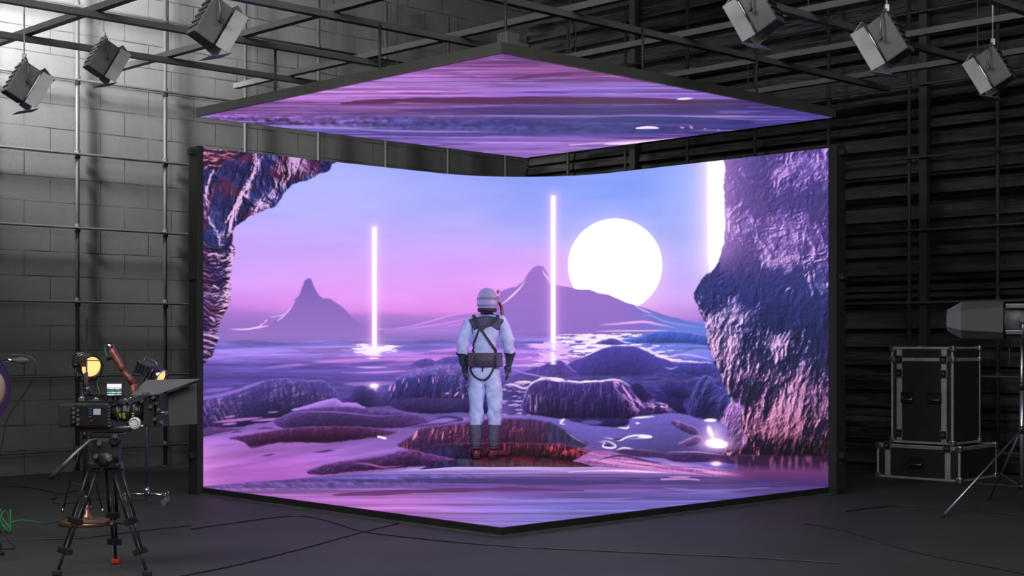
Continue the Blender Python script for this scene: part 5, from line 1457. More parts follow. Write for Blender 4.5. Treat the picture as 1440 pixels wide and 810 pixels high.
# fluid head
mb = MB().box(q(151, 630), (.15, .12, .13), bev=.02).lathe([(.045, -.05), (.06, -.04), (.06, .04), (.045, .05)], q(150, 640), (0, 1, 0), 24).box(q(152, 612), (.19, .10, .035), bev=.01).lathe([(.025, -.02), (.035, -.01), (.035, .02), (.03, .03)], q(166, 618, -.06), (0, 1, 0), 20)
hd = mb.build('fluid_head', M['black_plastic'], tp)
mb = MB()
for (x_, y_) in ((141, 640), (160, 644), (168, 612), (146, 622)): mb.cyl(q(x_, y_, -.075), q(x_, y_, -.10), .013, 10)
mb.build('adjustment_knobs', M['grey_metal'], hd)
ph = MB().tube([q(140, 617, -.05), q(133, 618, -.10), q(118, 634, -.16), q(90, 667, -.26)], [.009, .009, .010, .012], 10).build('pan_handle', M['grey_metal'], tp)
MB().tube([q(104, 651, -.21), q(90, 667, -.26)], .016, 12).build('grip', M['black_rubber'], ph)

cam = thing('cinema_camera', 'black cinema camera with long lens, matte box and small lit monitor, on the tripod', 'camera', cp_(150, 606))
CB = cp_(150, 606)
c = lambda px, py, dy=0.0: cp_(px, py, dy) - CB
def bxp(mb, x0, y0, x1, y1, dy0, dy1, bev=.004, mi=0):
    a = c(x0, y0, dy0); b = c(x1, y1, dy1)
    mb.box((a + b) / 2, (abs(b.x - a.x), abs(b.y - a.y), abs(b.z - a.z)), bev=bev, mi=mi); return mb
# base plate and rods
mb = bxp(MB(), 112, 601, 188, 606, -.06, .06, .004)
mb.build('base_plate', M['black_metal'], cam)
MB().cyl(c(140, 604, -.05), c(232, 596, -.05), .0075, 10).cyl(c(140, 604, .05), c(232, 596, .05), .0075, 10).build('support_rods', M['steel'], cam)
# body
bd = bxp(MB(), 109, 566, 158, 601, -.075, .075, .012).build('body', M['black_plastic'], cam)
bat = bxp(MB(), 86, 567.5, 109.5, 600, -.065, .065, .012).build('battery', M['black_rubber'], cam)
mb = MB(); bxp(mb, 112, 569, 126, 598, -.082, -.07, .004); bxp(mb, 104, 572, 112, 596, -.078, -.06, .006)
mb.build('side_module', M['black_metal'], bd)
mb = MB()
for k in range(8): mb.cyl(c(110 + (k % 2) * 6, 573 + k * 3.2, -.08), c(110 + (k % 2) * 6, 573 + k * 3.2, -.094), .007 + .002 * (k % 3), 10)
for k in range(7): mb.cyl(c(159.5, 571 + k * 4.4, -.07), c(159.5, 571 + k * 4.4, -.09), .006, 8)
mb.build('connectors', M['grey_metal'], bd)
bxp(MB(), 127, 571, 156, 598, -.079, -.07, .004).build('control_panel', M['black_metal'], bd)
bxp(MB(), 137, 574, 147, 582.5, -.083, -.078, .001).build('status_display', mat('pale_display', (.25, .26, .30), .3, emit=(.22, .24, .30), es=.5), bd)
mb = MB()
for k in range(4): bxp(mb, 130.5, 573.5 + k * 3.6, 134.5, 575.3 + k * 3.6, -.084, -.078, .001)
mb.build('blue_buttons', mat('blue_button', (.03, .08, .18), .4), bd)
MB().cyl(c(134, 590.5, -.078), c(134, 590.5, -.086), .010, 12).build('record_button', mat('dark_red', (.16, .012, .02), .4), bd)
# top plate, handle and clutter
mb = bxp(MB(), 114, 563, 170, 567, -.05, .05, .003); bxp(mb, 118, 553, 172, 557.5, -.016, .016, .007)
for x_ in (122, 146, 166): bxp(mb, x_ - 2, 557, x_ + 2, 564, -.012, .012, .002)
mb.build('top_handle', M['black_metal'], cam)
for (x_, y_, r_) in ((117, 560, .016), (128, 549, .012), (137, 561, .014), (152, 560, .012), (178, 562, .014), (186, 560, .014), (121, 546, .01), (162, 560, .011)):
    MB().ball(c(x_, y_, -.03), r_ * .8, 10, 8).box(c(x_, y_ + 1, -.03), (r_ * 2.2, r_ * 1.6, r_ * 1.2), bev=.003).cyl(c(x_, y_ + 5, -.03), c(x_, y_, -.03), .005, 6).build('accessory_clamp', M['steel'] if r_ > .012 else M['black_metal'], cam)
MB().tube([c(118, 566, -.02), c(118, 548, -.02), c(127, 545, -.02)], .006, 8).build('antenna_arm', M['steel'], cam)
# monitor
mn = bxp(MB(), 152.5, 537.5, 176.5, 558, -.06, -.035, .004).build('monitor', M['black_plastic'], cam)
def monitor_mat():
    m = bpy.data.materials.new('monitor_picture'); m.use_nodes = True; nt = m.node_tree; b = nt.nodes['Principled BSDF']; L = nt.links
    tc = nt.nodes.new('ShaderNodeTexCoord'); sp = nt.nodes.new('ShaderNodeSeparateXYZ'); L.new(tc.outputs['Generated'], sp.inputs[0])
    w = nt.nodes.new('ShaderNodeTexNoise'); w.inputs['Scale'].default_value = 7; L.new(tc.outputs['Generated'], w.inputs['Vector'])
    ma = nt.nodes.new('ShaderNodeMath'); ma.operation = 'MULTIPLY_ADD'; ma.inputs[1].default_value = .28; L.new(w.outputs['Fac'], ma.inputs[0]); L.new(sp.outputs['Z'], ma.inputs[2])
    r = nt.nodes.new('ShaderNodeValToRGB'); e = r.color_ramp.elements; r.color_ramp.interpolation = 'CONSTANT'
    cols = [(0, (.02, .04, .05)), (.2, (.6, .75, .8)), (.28, (.03, .1, .10)), (.38, (.75, .8, .85)), (.46, (.02, .14, .13)), (.62, (.03, .10, .12)), (.72, (.9, .85, .85)), (.80, (.6, .28, .18)), (.86, (.95, .95, 1))]
    e[0].position, e[0].color = cols[0][0], (*cols[0][1], 1); e[1].position, e[1].color = cols[1][0], (*cols[1][1], 1)
    for p, cc in cols[2:]:
        k = e.new(p); k.color = (*cc, 1)
    L.new(ma.outputs[0], r.inputs['Fac']); L.new(r.outputs['Color'], b.inputs['Emission Color']); b.inputs['Emission Strength'].default_value = .95; b.inputs['Base Color'].default_value = (.01, .01, .01, 1)
    return m
bxp(MB(), 154.5, 539.5, 174.8, 556, -.0625, -.0602, .0003).build('screen', monitor_mat(), mn)
MB().cyl(c(165, 557, -.045), c(165, 566, -.03), .006, 8).build('monitor_arm', M['steel'], mn)
# lens along +x, slightly down and away
la = c(158, 581, 0); ld = (c(212, 577.5, .02) - la).normalized(); LL = (c(212, 577.5, .02) - la).length
pr = []; r0 = .048; seq = [(0, .040), (.06, .046), (.10, .046), (.12, .052), (.2, .052), (.22, .048), (.26, .048), (.28, .058), (.42, .058), (.44, .054), (.50, .054), (.52, .062), (.70, .064), (.72, .059), (.78, .059), (.80, .066), (.97, .068), (1.0, .064)]
lens = MB().lathe([(r_, LL * t) for t, r_ in seq], la, ld, 32).build('lens', M['black_metal'], cam)
mb = MB()
for t in (.15, .33, .58, .88): mb.lathe([(.0655 if t > .5 else .0595, LL * t), (.067 if t > .5 else .0605, LL * (t + .012)), (.0655 if t > .5 else .0595, LL * (t + .024))], la, ld, 32)
mb.build('focus_rings', M['grey_metal'], lens)
for t, r_, a0 in ((.36, .0588, 2.4), (.60, .0642, 2.5), (.84, .0682, 2.45), (.84, .0682, 2.7), (.24, .0492, 2.5)):
    u = ld.orthogonal().normalized(); w = ld.cross(u)
    mb = MB()
    for k in range(3):
        a = a0 + .12 * k
        # marks on the side that faces us (towards -y)
        dirn = (Vector((0, -1, 0)) * math.cos((k - 1) * .22 + .35) + Vector((0, 0, -1)) * math.sin((k - 1) * .22 + .35)).normalized()
        mb.box(la + ld * (LL * t) + dirn * r_, (.016, .003, .006), bev=0)
    mb.build('yellow_scale', M['yellow_mark'], lens)
MB().lathe([(.030, -.012), (.036, -.010), (.036, .010), (.030, .012), (.022, .012), (.022, -.012), (.030, -.012)], c(196, 594, -.10), (0.25, 1, 0), 24).build('follow_focus_wheel', M['white_plastic'], cam)
MB().cyl(c(196, 594, -.09), c(196, 594, -.03), .024, 16).box(c(190, 596, -.03), (.09, .05, .04), bev=.008).build('follow_focus', M['black_metal'], cam)
# matte box
mb = MB(); bxp(mb, 206, 558, 214, 598, -.08, .08, .006); bxp(mb, 214, 556, 222, 599, -.085, .085, .004); bxp(mb, 224, 555, 231, 600, -.09, .09, .004); bxp(mb, 205, 590, 232, 598, -.05, .05, .006)
mbx_ = mb.build('matte_box', M['black_plastic'], cam)
mb = MB()
for (x_, y_, r_) in ((214, 552, .009), (222, 558, .010), (226, 566, .008), (218, 571, .010), (229, 575, .009), (240, 579, .011), (224, 588, .009), (233, 592, .008), (208, 553, .010), (197, 556, .011)):
    mb.cyl(c(x_, y_, -.09), c(x_, y_, -.115), r_, 10)
mb.cyl(c(226, 579, -.09), c(240, 579, -.09), .005, 8)
mb.build('wing_screws', M['steel'], mbx_)
# flags: one tilted above the matte box, one at its far side
def plate(pts, th, name, m, parent):
    p = [Vector(v) for v in pts]; n = (p[1] - p[0]).cross(p[2] - p[0]).normalized() * th; k = len(p)
    return MB().add(p + [v + n for v in p], [tuple(range(k))[::-1], tuple(range(k, 2 * k))] + [(i, (i + 1) % k, k + (i + 1) % k, k + i) for i in range(k)]).build(name, m, parent)
plate([c(188, 536, .30), c(271, 534, .20), c(229, 553, -.12), c(190, 555, -.10)], .003, 'top_flag', M['flag_cloth'], mbx_)
plate([c(231, 553, .09), c(261, 541, .30), c(262, 600, .30), c(233, 600, .09)], .003, 'side_flag', M['flag_cloth'], mbx_)
# oxblood handgrip arm with silver cap, rising behind the monitor
a0 = c(153, 490, .04); a1 = c(172, 522, .03); a2 = c(187, 540, .02); a3 = c(186, 562, 0)
mic = MB().tube([a0, a0.lerp(a1, .3), a0.lerp(a1, .8), a1], [.022, .024, .020, .016], 16).tube([a1, a2], [.014, .024], 12).ball(a1.lerp(a2, .45), .022, 14, 10).tube([a2, a3], [.022, .012], 12).build('eyepiece_arm', M['red_leather'], cam)
dv = (a0 - a1).normalized()
MB().tube([a0 - dv * .002, a0 + dv * .028], [.024, .022], 16).build('silver_cap', M['chrome'], mic)
MB().tube([c(149, 505, .03), c(157, 499, .03)], .014, 12).tube([c(104, 507, .03), c(150, 507, .03)], .004, 6).build('eyecup', M['black_rubber'], mic)
gpts = [c(152, 489, .04), c(148, 485, .04), c(145, 488, .04), c(147, 500, .04), c(149, 507, .04)]
MB().tube(catmull(gpts, 6), .0035, 6).build('green_lead', M['green_cable'], mic)
MB().tube(catmull([c(139, 532, .0), c(137, 540, .0), c(139, 548, .0), c(141, 556, .0)], 6), .0025, 6).build('green_lead', M['green_cable'], cam)
# ---------------------------------------------------------------- rock slab and the figure on it
DP = 14.95; KQ = FPX / DP
def rockslab():
    nx, ny = 150, 44
    x0, x1 = -.96, .86; yF, yB = 14.66, 15.30
    zb = ZF
    P = np.zeros((ny, nx, 3))
    u = np.linspace(-1, 1, nx); v = np.linspace(0, 1, ny)
    U_, V_ = np.meshgrid(u, v)
    X = x0 + (U_ + 1) / 2 * (x1 - x0)
    # back follows the curved wall, front bulges gently
    back = np.interp(X[0], [p.x for p, n, s_ in _wp], [p.y for p, n, s_ in _wp]) - .035
    front = np.minimum(14.86 + .02 * np.sin(X[0] * 9) + .25 * np.abs(X[0] + .05) ** 2.2 * 0, back - .05)
    Yy = front[None, :] * (1 - V_) + back[None, :] * V_
    hprof = np.interp(u, [-1, -.8, -.5, -.2, 0, .3, .6, .85, 1], [.0, .055, .088, .100, .103, .098, .08, .04, 0.0])
    edge = np.clip(V_ / .22, 0, 1) ** .42
    nz = (fbm(X * 100, Yy * 100, 13, 13, 4, 400) - .5) * .026
    Z = zb - .003 + hprof[None, :] * edge + nz * np.clip(hprof[None, :] / .06, 0, 1) * edge * (.6 + .8 * (V_ < .4))
    Z[0, :] = zb - .003; Z[:, 0] = zb - .003; Z[:, -1] = zb - .003
    Yy = Yy + (V_ < .3) * (fbm(X * 100, Z * 100 + 50, 5, 20, 3, 410) - .5) * .03
    vs = [(X[j, i], Yy[j, i], Z[j, i]) for j in range(ny) for i in range(nx)]
    fs = [(j * nx + i, j * nx + i + 1, (j + 1) * nx + i + 1, (j + 1) * nx + i) for j in range(ny - 1) for i in range(nx - 1)]
    b0 = len(vs)
    vs += [(X[ny - 1, i], Yy[ny - 1, i], zb - .003) for i in range(nx)]
    fs += [((ny - 1) * nx + i, (ny - 1) * nx + i + 1, b0 + i + 1, b0 + i) for i in range(nx - 1)]
    B = Vector((0, 15.0, ZF))
    m = MB(); m.add([Vector(p) - B for p in vs], fs, 0, True)
    mt = bpy.data.materials.new('wet_dark_rock'); mt.use_nodes = True; nt = mt.node_tree; b = nt.nodes['Principled BSDF']; L = nt.links
    tc = nt.nodes.new('ShaderNodeTexCoord'); mp = nt.nodes.new('ShaderNodeMapping'); mp.inputs['Scale'].default_value = (1, 1, .35); L.new(tc.outputs['Object'], mp.inputs['Vector'])
    n = nt.nodes.new('ShaderNodeTexNoise'); n.inputs['Scale'].default_value = 14; n.inputs['Detail'].default_value = 8; n.inputs['Roughness'].default_value = .7; L.new(mp.outputs['Vector'], n.inputs['Vector'])
    r = nt.nodes.new('ShaderNodeValToRGB'); r.color_ramp.elements[0].position = .42; r.color_ramp.elements[0].color = (.020, .008, .014, 1); r.color_ramp.elements[1].position = .66; r.color_ramp.elements[1].color = (.22, .022, .030, 1)
    L.new(n.outputs['Fac'], r.inputs['Fac'])
    # blue-grey stone at its left end
    sp = nt.nodes.new('ShaderNodeSeparateXYZ'); L.new(tc.outputs['Object'], sp.inputs[0])
    mr = nt.nodes.new('ShaderNodeMapRange'); mr.inputs['From Min'].default_value = -.30; mr.inputs['From Max'].default_value = -.52; L.new(sp.outputs['X'], mr.inputs['Value'])
    mx = nt.nodes.new('ShaderNodeMix'); mx.data_type = 'RGBA'; L.new(mr.outputs['Result'], mx.inputs['Factor']); L.new(r.outputs['Color'], mx.inputs['A'])
    r2_ = nt.nodes.new('ShaderNodeValToRGB'); r2_.color_ramp.elements[0].position = .4; r2_.color_ramp.elements[0].color = (.012, .012, .03, 1); r2_.color_ramp.elements[1].position = .68; r2_.color_ramp.elements[1].color = (.03, .05, .16, 1); L.new(n.outputs['Fac'], r2_.inputs['Fac'])
    L.new(r2_.outputs['Color'], mx.inputs['B']); L.new(mx.outputs['Result'], b.inputs['Base Color'])
    b.inputs['Roughness'].default_value = .34
    bp = nt.nodes.new('ShaderNodeBump'); bp.inputs['Strength'].default_value = .8; bp.inputs['Distance'].default_value = .02; L.new(n.outputs['Fac'], bp.inputs['Height']); L.new(bp.outputs['Normal'], b.inputs['Normal'])
    o = m.build('rock_slab', mt, loc=B)
    tag(o, 'low dark red wet rock slab under the standing figure', 'rock')
rockslab()

HX = -.26                                    # where the figure stands
def pp(px, py, dy=0.0):                      # relative to the figure's base; dy is away from us (the way it faces)
    return Vector(((px - 684.5) / KQ, dy, (643 - py) / KQ))
ZS0 = EYE - (643 - HY) / KQ                  # top of the rock under the boots
PB = Vector(((684.5 - 720) / KQ, DP, ZS0))
person = thing('person', 'person in pale padded suit and white helmet, back turned, standing on the dark rock', 'person', PB)

def skin(name, nodes, edges, mats, parent, root=0, sub=2, pick=None):
    me = bpy.data.meshes.new(name)
    me.from_pydata([tuple(n[0]) for n in nodes], edges, [])
    o = bpy.data.objects.new(name, me); COL.objects.link(o)
    md = o.modifiers.new('skin', 'SKIN'); md.use_smooth_shade = True
    for i, n in enumerate(nodes):
        r = n[1]
        sv = me.skin_vertices[0].data[i]; sv.radius = (r, r) if not isinstance(r, tuple) else r
        sv.use_root = (i == root)
    sb = o.modifiers.new('sub', 'SUBSURF'); sb.levels = sub; sb.render_levels = sub
    dg = bpy.context.evaluated_depsgraph_get()
    ev = o.evaluated_get(dg); nm = bpy.data.meshes.new_from_object(ev)
    bpy.data.objects.remove(o)
    nm.name = name; nm.materials.clear()
    for m_ in mats: nm.materials.append(m_)
    for p in nm.polygons:
        p.use_smooth = True
        p.material_index = pick(p.center) if pick else 0
    o = bpy.data.objects.new(name, nm); COL.objects.link(o); o.parent = parent
    return o

suit = mat('pale_suit_cloth', (.46, .56, .76), .7, var=.16, vs=10, bump=1.0, bs=11)
glove = mat('dark_teal_glove', (.030, .045, .055), .6, var=.3, vs=40, bump=.3, bs=60)
boot = mat('grey_blue_boot', (.085, .10, .13), .55, var=.25, vs=25, bump=.4, bs=40)
strapm = mat('dark_strap', (.022, .016, .030), .6)
beltm = mat('brown_grey_belt', (.055, .042, .060), .65, var=.2, vs=40, bump=.3, bs=80)
yokem = mat('slate_yoke', (.050, .060, .100), .7, var=.15, vs=30)
helm = mat('helmet_shell', (.42, .54, .74), .3, var=.05)
skinm = mat('skin', (.45, .25, .18), .5)

N = []; E = []
def node(p, r): N.append((p, r)); return len(N) - 1
def link(*ids):
    for a, b_ in zip(ids, ids[1:]): E.append((a, b_))
pel = node(pp(681, 522), (.150, .108))
bl_ = node(pp(681, 508), (.145, .105)); wa = node(pp(682, 490), (.128, .108)); ch = node(pp(683, 470), (.150, .120)); uc = node(pp(683.5, 457), (.158, .105)); nk = node(pp(684, 445), (.062, .060)); hdn = node(pp(685, 432, .02), (.060, .062))
link(pel, bl_, wa, ch, uc, nk, hdn)
# legs
for sx, pts in ((-1, [((671.5, 532), .108), ((670.5, 550), .094), ((669.5, 572), .080), ((669, 590), .074), ((669.5, 602), .066), ((669.5, 618), .060), ((669.5, 632), .052)]),
                (1, [((693, 532), .108), ((694.5, 550), .095), ((696, 572), .081), ((695.5, 590), .074), ((694.5, 602), .066), ((694.5, 618), .060), ((694.5, 632), .052)])):
    prev = pel
    for i, ((x_, y_), r_) in enumerate(pts):
        k = node(pp(x_, y_, (-.02 if i == 1 else (.015 if i in (2, 3) else 0))), r_); link(prev, k); prev = k
# arms: shoulder, elbow, wrist; the cuff ends above the glove
armsL = [((663, 451), .068), ((655.5, 463), .078), ((651.5, 480), .074), ((649.5, 493), .066), ((650.5, 503), .050), ((652.5, 516), .042)]
armsR = [((705, 451), .068), ((711, 463), .078), ((714.5, 480), .074), ((716.5, 493), .066), ((716.5, 503), .050), ((715, 516), .042)]
for pts in (armsL, armsR):
    prev = uc
    for i, ((x_, y_), r_) in enumerate(pts):
        k = node(pp(x_, y_, [0, -.01, -.03, -.01, .02, .04][i]), r_); link(prev, k); prev = k
zglove = (643 - 497.5) / KQ; zboot = (643 - 597.5) / KQ
def pick(cn):
    if cn.z < zboot: return 2
    if cn.z < zglove and abs(cn.x - 0) > .20 and cn.z > .7: return 1
    if cn.z > (643 - 437) / KQ: return 3
    return 0
body = skin('body', N, E, [suit, glove, boot, skinm], person, pel, 3, pick)
# slack cloth: soft creases across the limbs
me_ = body.data; nv = len(me_.vertices)
co_ = np.zeros(nv * 3); me_.vertices.foreach_get('co', co_); co_ = co_.reshape(-1, 3)
nr_ = np.zeros(nv * 3); me_.vertices.foreach_get('normal', nr_); nr_ = nr_.reshape(-1, 3)
an_ = np.arctan2(co_[:, 1], co_[:, 0] - np.where(co_[:, 2] < .75, np.sign(co_[:, 0]) * .09, 0)) * 14
f_ = fbm(an_ * 1.2 + co_[:, 0] * 60, co_[:, 2] * 100 + an_ * .6 + co_[:, 0] * 30, 16, 5.5, 3, 600, .5) - .5
f2_ = ridged(an_ * .8 + co_[:, 0] * 40, co_[:, 2] * 100 - co_[:, 0] * 70, 22, 9, 2, 620) - .6
kn = .5 + .9 * np.exp(-((co_[:, 2] - .42) / .12) ** 2) + .8 * np.exp(-((co_[:, 2] - .74) / .08) ** 2) + .5 * np.exp(-((co_[:, 2] - 1.15) / .12) ** 2)
co_ += nr_ * ((f_ * .030 + f2_ * .016) * kn * (co_[:, 2] > zboot - .02) * (co_[:, 2] < 1.5))[:, None]
me_.vertices.foreach_set('co', co_.ravel()); me_.update()
# gloved hands: palm plus five fingers each, loosely curled
def hand(side, wr, name):
    n = []; e = []
    def nd(p, r): n.append((p, r)); return len(n) - 1
    W_ = Vector(wr); s = side
    w0 = nd(W_, (.040, .034)); p1 = nd(W_ + Vector((-.004 * s, .008, -.045)), (.046, .030)); p2 = nd(W_ + Vector((-.008 * s, .012, -.086)), (.046, .024))
    e.append((w0, p1)); e.append((p1, p2))
    for k, (oy, ln) in enumerate(((-.030, .055), (-.010, .064), (.010, .060), (.030, .048))):
        b0 = W_ + Vector((-.010 * s, .012 + oy, -.094)); a = nd(b0, .0145)
        b1 = nd(b0 + Vector((.002 * s, .004, -ln * .5)), .0138); b2 = nd(b0 + Vector((-.010 * s, .010, -ln * .85)), .0128); b3 = nd(b0 + Vector((-.026 * s, .013, -ln * 1.02)), .0112)
        e += [(p2, a), (a, b1), (b1, b2), (b2, b3)]
    t0 = nd(W_ + Vector((-.012 * s, .036, -.040)), .0175); t1 = nd(W_ + Vector((-.018 * s, .056, -.068)), .0160); t2 = nd(W_ + Vector((-.024 * s, .060, -.094)), .0138)
    e += [(p1, t0), (t0, t1), (t1, t2)]
    return skin(name, n, e, [glove], person, 0, 2)
hand(-1, pp(652.5, 513, .035), 'glove'); hand(1, pp(715, 513, .035), 'glove')
for (x_, y_) in ((649, 497), (717, 497)):
    cc = pp(x_, y_, 0.0)
    MB().lathe([(.050, -.012), (.060, -.010), (.062, .010), (.052, .014)], cc, (0, -.1, 1), 20).build('cuff', strapm, person)
# boots
def shoe(x_, ang, name):
    b = pp(x_, 643, 0); R = rotz(ang)
    secs = [(-.075, .030, .072), (-.06, .044, .085), (-.02, .048, .098), (.03, .047, .095), (.08, .048, .072), (.13, .050, .058), (.17, .046, .050), (.195, .026, .038)]
    vs = []; n = 12
    for (y_, w, h) in secs:
        for k in range(n):
            a = 2 * PI * k / n; cx, cz = math.cos(a), math.sin(a)
            vs.append(b + R @ Vector((w * cx, y_, max(.0, h / 2 + h / 2 * cz if cz > 0 else h / 2 + h / 2 * cz))))
    fs = [(i * n + k, i * n + (k + 1) % n, (i + 1) * n + (k + 1) % n, (i + 1) * n + k) for i in range(len(secs) - 1) for k in range(n)]
    fs += [tuple(range(n))[::-1], tuple(range((len(secs) - 1) * n, len(secs) * n))]
    m = MB(); m.add(vs, fs, 0, True)
    for i in range(3): m.lathe([(.058, -.006), (.064, 0), (.058, .006)], b + R @ Vector((0, 0, .10 + .075 * i)), (0, 0, 1), 18, mi=1)
    o = m.build(name, None, person, mats=[mat('dark_wet_boot', (.11, .022, .03), .35, var=.4, vs=30), boot])
    sl = MB().prism([((R @ Vector((q_[0], q_[1], 0))).x + b.x, (R @ Vector((q_[0], q_[1], 0))).y + b.y) for q_ in [(-.03, -.08), (.03, -.08), (.052, -.03), (.052, .13), (.032, .20), (-.032, .20), (-.052, .13), (-.052, -.03)]], 'z', -.004, .016).build('sole', M['black_rubber'], o)
    return o
shoe(669.5, .15, 'boot'); shoe(695, -.95, 'boot')
# helmet, goggles strap, visor unit, head with a face turned to the screen
hc = pp(685, 421, .02)
MB().ball(hc + Vector((0, .01, -.02)), .098, 20, 14, sc=(.80, .96, 1.12)).tube([hc + Vector((0, .10, -.01)), hc + Vector((0, .125, -.045)), hc + Vector((0, .10, -.055))], [.010, .016, .010], 8).ball(hc + Vector((.035, .09, .005)), .013, 8, 6).ball(hc + Vector((-.035, .09, .005)), .013, 8, 6).tube([hc + Vector((-.03, .09, -.085)), hc + Vector((.03, .09, -.085))], .009, 8).build('head', skinm, person)
MB().lathe([(.0, .122), (.035, .118), (.068, .100), (.092, .068), (.104, .026), (.107, -.012), (.105, -.042), (.103, -.068), (.096, -.096), (.085, -.100)], hc, (0, 0, 1), 36).build('helmet', helm, person)
h2 = MB(); h2.lathe([(.106, .018), (.1095, .012), (.1095, -.002), (.1068, -.008)], hc, (.0, .05, 1), 36); h2.lathe([(.1052, -.050), (.1085, -.056), (.1085, -.066), (.1045, -.072)], hc, (0, 0, 1), 36)
h2.build('helmet_band', mat('helmet_band', (.26, .32, .50), .4), person)
MB().lathe([(.098, -.092), (.103, -.10), (.100, -.125), (.086, -.135), (.082, -.11)], hc, (0, 0, 1), 30).build('neck_guard', strapm, person)
MB().box(hc + Vector((.112, .03, .0)), (.022, .08, .07), bev=.008).cyl(hc + Vector((.11, .05, .06)), hc + Vector((.125, .05, .095)), .012, 10).ball(hc + Vector((.115, .04, .085)), .018, 10, 8).build('helmet_lamp', mat('lamp_shell', (.45, .30, .36), .35), person)
MB().tube(catmull([hc + Vector((.125, .03, -.03)), hc + Vector((.150, .04, -.09)), hc + Vector((.158, .03, -.17)), hc + Vector((.175, .01, -.25))], 6), .017, 10).build('breathing_hose', M['red_leather'], person)
# surface of the back, for harness and yoke: sample the body by ray
bpy.context.view_layer.update()
from mathutils.bvhtree import BVHTree
tree = BVHTree.FromPolygons([v.co.copy() for v in body.data.vertices], [tuple(p.vertices) for p in body.data.polygons])
def back(px, py, side=-1):
    o_ = pp(px, py, side * 1.0); h = tree.ray_cast(o_, Vector((0, -side, 0)))
    if h[0] is None: h = tree.find_nearest(pp(px, py, side * .1)); 
    return h[0], h[1]
def strap(pxs, w, name='strap', m=strapm, th=.010, n=8, off=.004, side=-1):
    P2 = catmull([Vector((x_, y_, 0)) for x_, y_ in pxs], n)
    pts = []; nr = []
    for p in P2:
        h = back(p.x, p.y, side); nn = h[1]
        if nn.y * side < 0: nn = -nn
        pts.append(h[0] + nn * off); nr.append(nn)
    for _ in range(3):
        pts = [pts[0]] + [(pts[i - 1] + pts[i] * 2 + pts[i + 1]) / 4 for i in range(1, len(pts) - 1)] + [pts[-1]]
        nr = [nr[0]] + [((nr[i - 1] + nr[i] + nr[i + 1]) / 3).normalized() for i in range(1, len(nr) - 1)] + [nr[-1]]
    return MB().strip(pts, nr, w, th).build(name, m, person)
# slate yoke over the shoulders
vs = []; fs = []
xs_ = np.linspace(660, 708, 25); rows = 9
for j in range(rows):
    for x_ in xs_:
        k = abs(x_ - 684) / 24
        yt = 444.5 + 5 * k ** 1.5; yb = np.interp(k, [0, .3, .7, 1], [461, 459, 465, 452])
        y_ = yt + (yb - yt) * j / (rows - 1)
        h = back(x_, y_); nn = h[1] if h[1].y < 0 else -h[1]
        vs.append(h[0] + nn * .006)
nxs = len(xs_)
fs = [(j * nxs + i, j * nxs + i + 1, (j + 1) * nxs + i + 1, (j + 1) * nxs + i) for j in range(rows - 1) for i in range(nxs - 1)]
yk = MB(); yk.add(vs, fs, 0, True); yo = yk.build('shoulder_yoke', yokem, person)
sm_ = yo.modifiers.new('thick', 'SOLIDIFY'); sm_.thickness = .006
strap([(666, 445), (670, 452), (675, 461)], .034, off=.012); strap([(701, 445), (694, 453), (677, 463)], .034, off=.012)
strap([(675, 461), (671, 473), (666, 486), (663, 496)], .018); strap([(676, 462), (684, 474), (692, 486), (699, 497)], .026)
# belt with pouches
prof_b = []
vs = []; nseg = 48
for (z_, dr) in ((496, .010), (496.5, .018), (515, .020), (515.5, .010)):
    for k in range(nseg):
        a = 2 * PI * k / nseg; d_ = Vector((math.cos(a), math.sin(a), 0)); c_ = pp(681.5, z_, 0)
        vs.append(c_ + Vector((d_.x * (.166 + dr), d_.y * (.122 + dr), 0)))
fs = [(i * nseg + k, i * nseg + (k + 1) % nseg, (i + 1) * nseg + (k + 1) % nseg, (i + 1) * nseg + k) for i in range(3) for k in range(nseg)]
bt = MB(); bt.add(vs, fs, 0, True); bt.build('belt', beltm, person)
MB().box(pp(701, 507, -.10), (.075, .06, .13), rotz(.5), bev=.012).build('pouch', yokem, person)
MB().box(pp(663, 507, -.10), (.06, .05, .12), rotz(-.5), bev=.012).build('pouch', beltm, person)
strap([(662, 517), (666, 527), (674, 533), (682, 534)], .020); strap([(682, 534), (688, 529), (693, 520), (695, 515)], .022)
strap([(679, 515), (679, 522)], .014)
# ---------------------------------------------------------------- camera, light, world
cd = bpy.data.cameras.new('camera'); co = bpy.data.objects.new('camera', cd); COL.objects.link(co)
cd.sensor_width = 36; cd.lens = FPX / 1440 * 36; cd.shift_y = (HY - 405) / 1440; cd.clip_end = 100
co.location = (0, 0, EYE); co.rotation_euler = (PI / 2, 0, 0)
S.camera = co

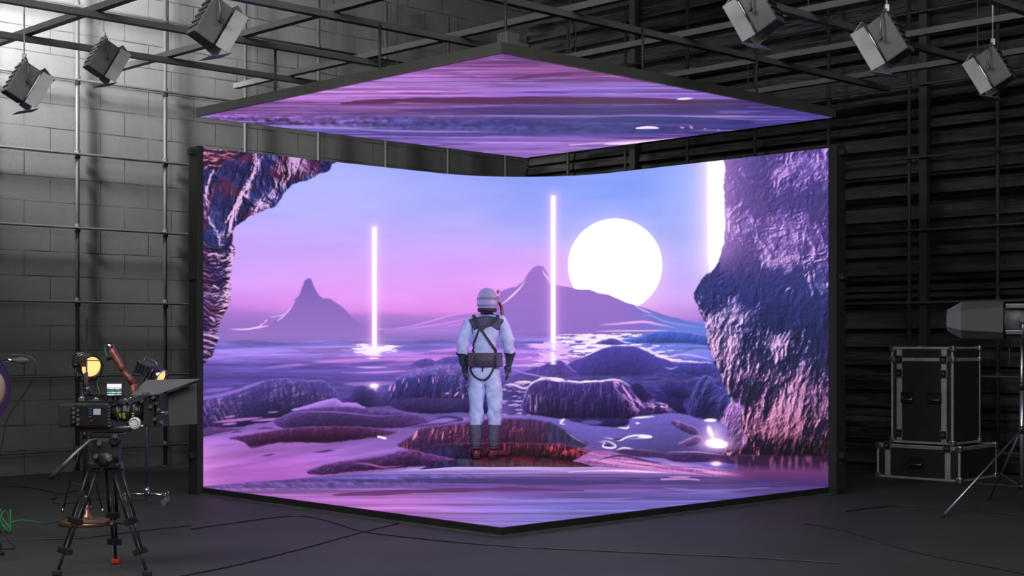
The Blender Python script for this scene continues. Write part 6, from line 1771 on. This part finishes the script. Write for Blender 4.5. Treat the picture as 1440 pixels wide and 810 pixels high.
def area(name, loc, target, size, power, col=(1, 1, 1), sy=None, spread=PI):
    l = bpy.data.lights.new(name, 'AREA'); l.energy = power; l.color = col; l.size = size
    if sy: l.shape = 'RECTANGLE'; l.size_y = sy
    l.spread = spread
    o = bpy.data.objects.new(name, l); COL.objects.link(o); o.location = loc
    o.rotation_euler = (Vector(target) - Vector(loc)).to_track_quat('-Z', 'Y').to_euler(); return o
def spot(name, loc, target, power, angle, blend=.6, col=(1, 1, 1), r=.1):
    l = bpy.data.lights.new(name, 'SPOT'); l.energy = power; l.color = col; l.spot_size = math.radians(angle); l.spot_blend = blend; l.shadow_soft_size = r
    o = bpy.data.objects.new(name, l); COL.objects.link(o); o.location = loc
    o.rotation_euler = (Vector(target) - Vector(loc)).to_track_quat('-Z', 'Y').to_euler(); return o

area('work_light', (-3.5, 6.5, 5.8), (-3, 12, 0), 3.5, 300, sy=2)
area('work_light', (3.5, 5.5, 5.8), (3.5, 13, .5), 3.5, 215, sy=2)
area('work_light', (0, 2.0, 5.0), (0, 10, 0), 3.0, 330, sy=2)
# added unseen spots that brighten the upper left block wall and beams
spot('added_wall_wash', (-5.9, 12.3, 5.7), (-5.3, 14.6, 4.9), 5600, 88, 1.0, r=.3)
spot('added_wall_wash', (-3.4, 13.4, 5.9), (-3.6, 15.7, 5.0), 380, 95, 1.0, r=.3)
spot('added_wall_wash', (-6.6, 9.0, 4.3), (-5.6, 14.2, 5.3), 8500, 46, 1.0, r=.3)
# key sits at a grid lamp; red rim light is added, without fixture
spot('key_spot', (2.62, 10.45, 3.48), (-.26, 14.95, 1.1), 620, 13, .5, (.40, .64, 1.0), .12)
spot('added_rim_light', (1.30, 14.2, 1.75), (-.26, 14.95, 1.2), 45, 75, .6, (1.0, .10, .16), .06)
w = bpy.data.worlds.new('world'); S.world = w; w.use_nodes = True
w.node_tree.nodes['Background'].inputs['Color'].default_value = (.5, .52, .55, 1)
w.node_tree.nodes['Background'].inputs['Strength'].default_value = .05
S.view_settings.view_transform = 'Standard'; S.view_settings.look = 'None'
S.view_settings.exposure = 0; S.view_settings.gamma = 1; S.view_settings.use_curve_mapping = False
S.cycles.use_denoising = True
S.cycles.max_bounces = 5
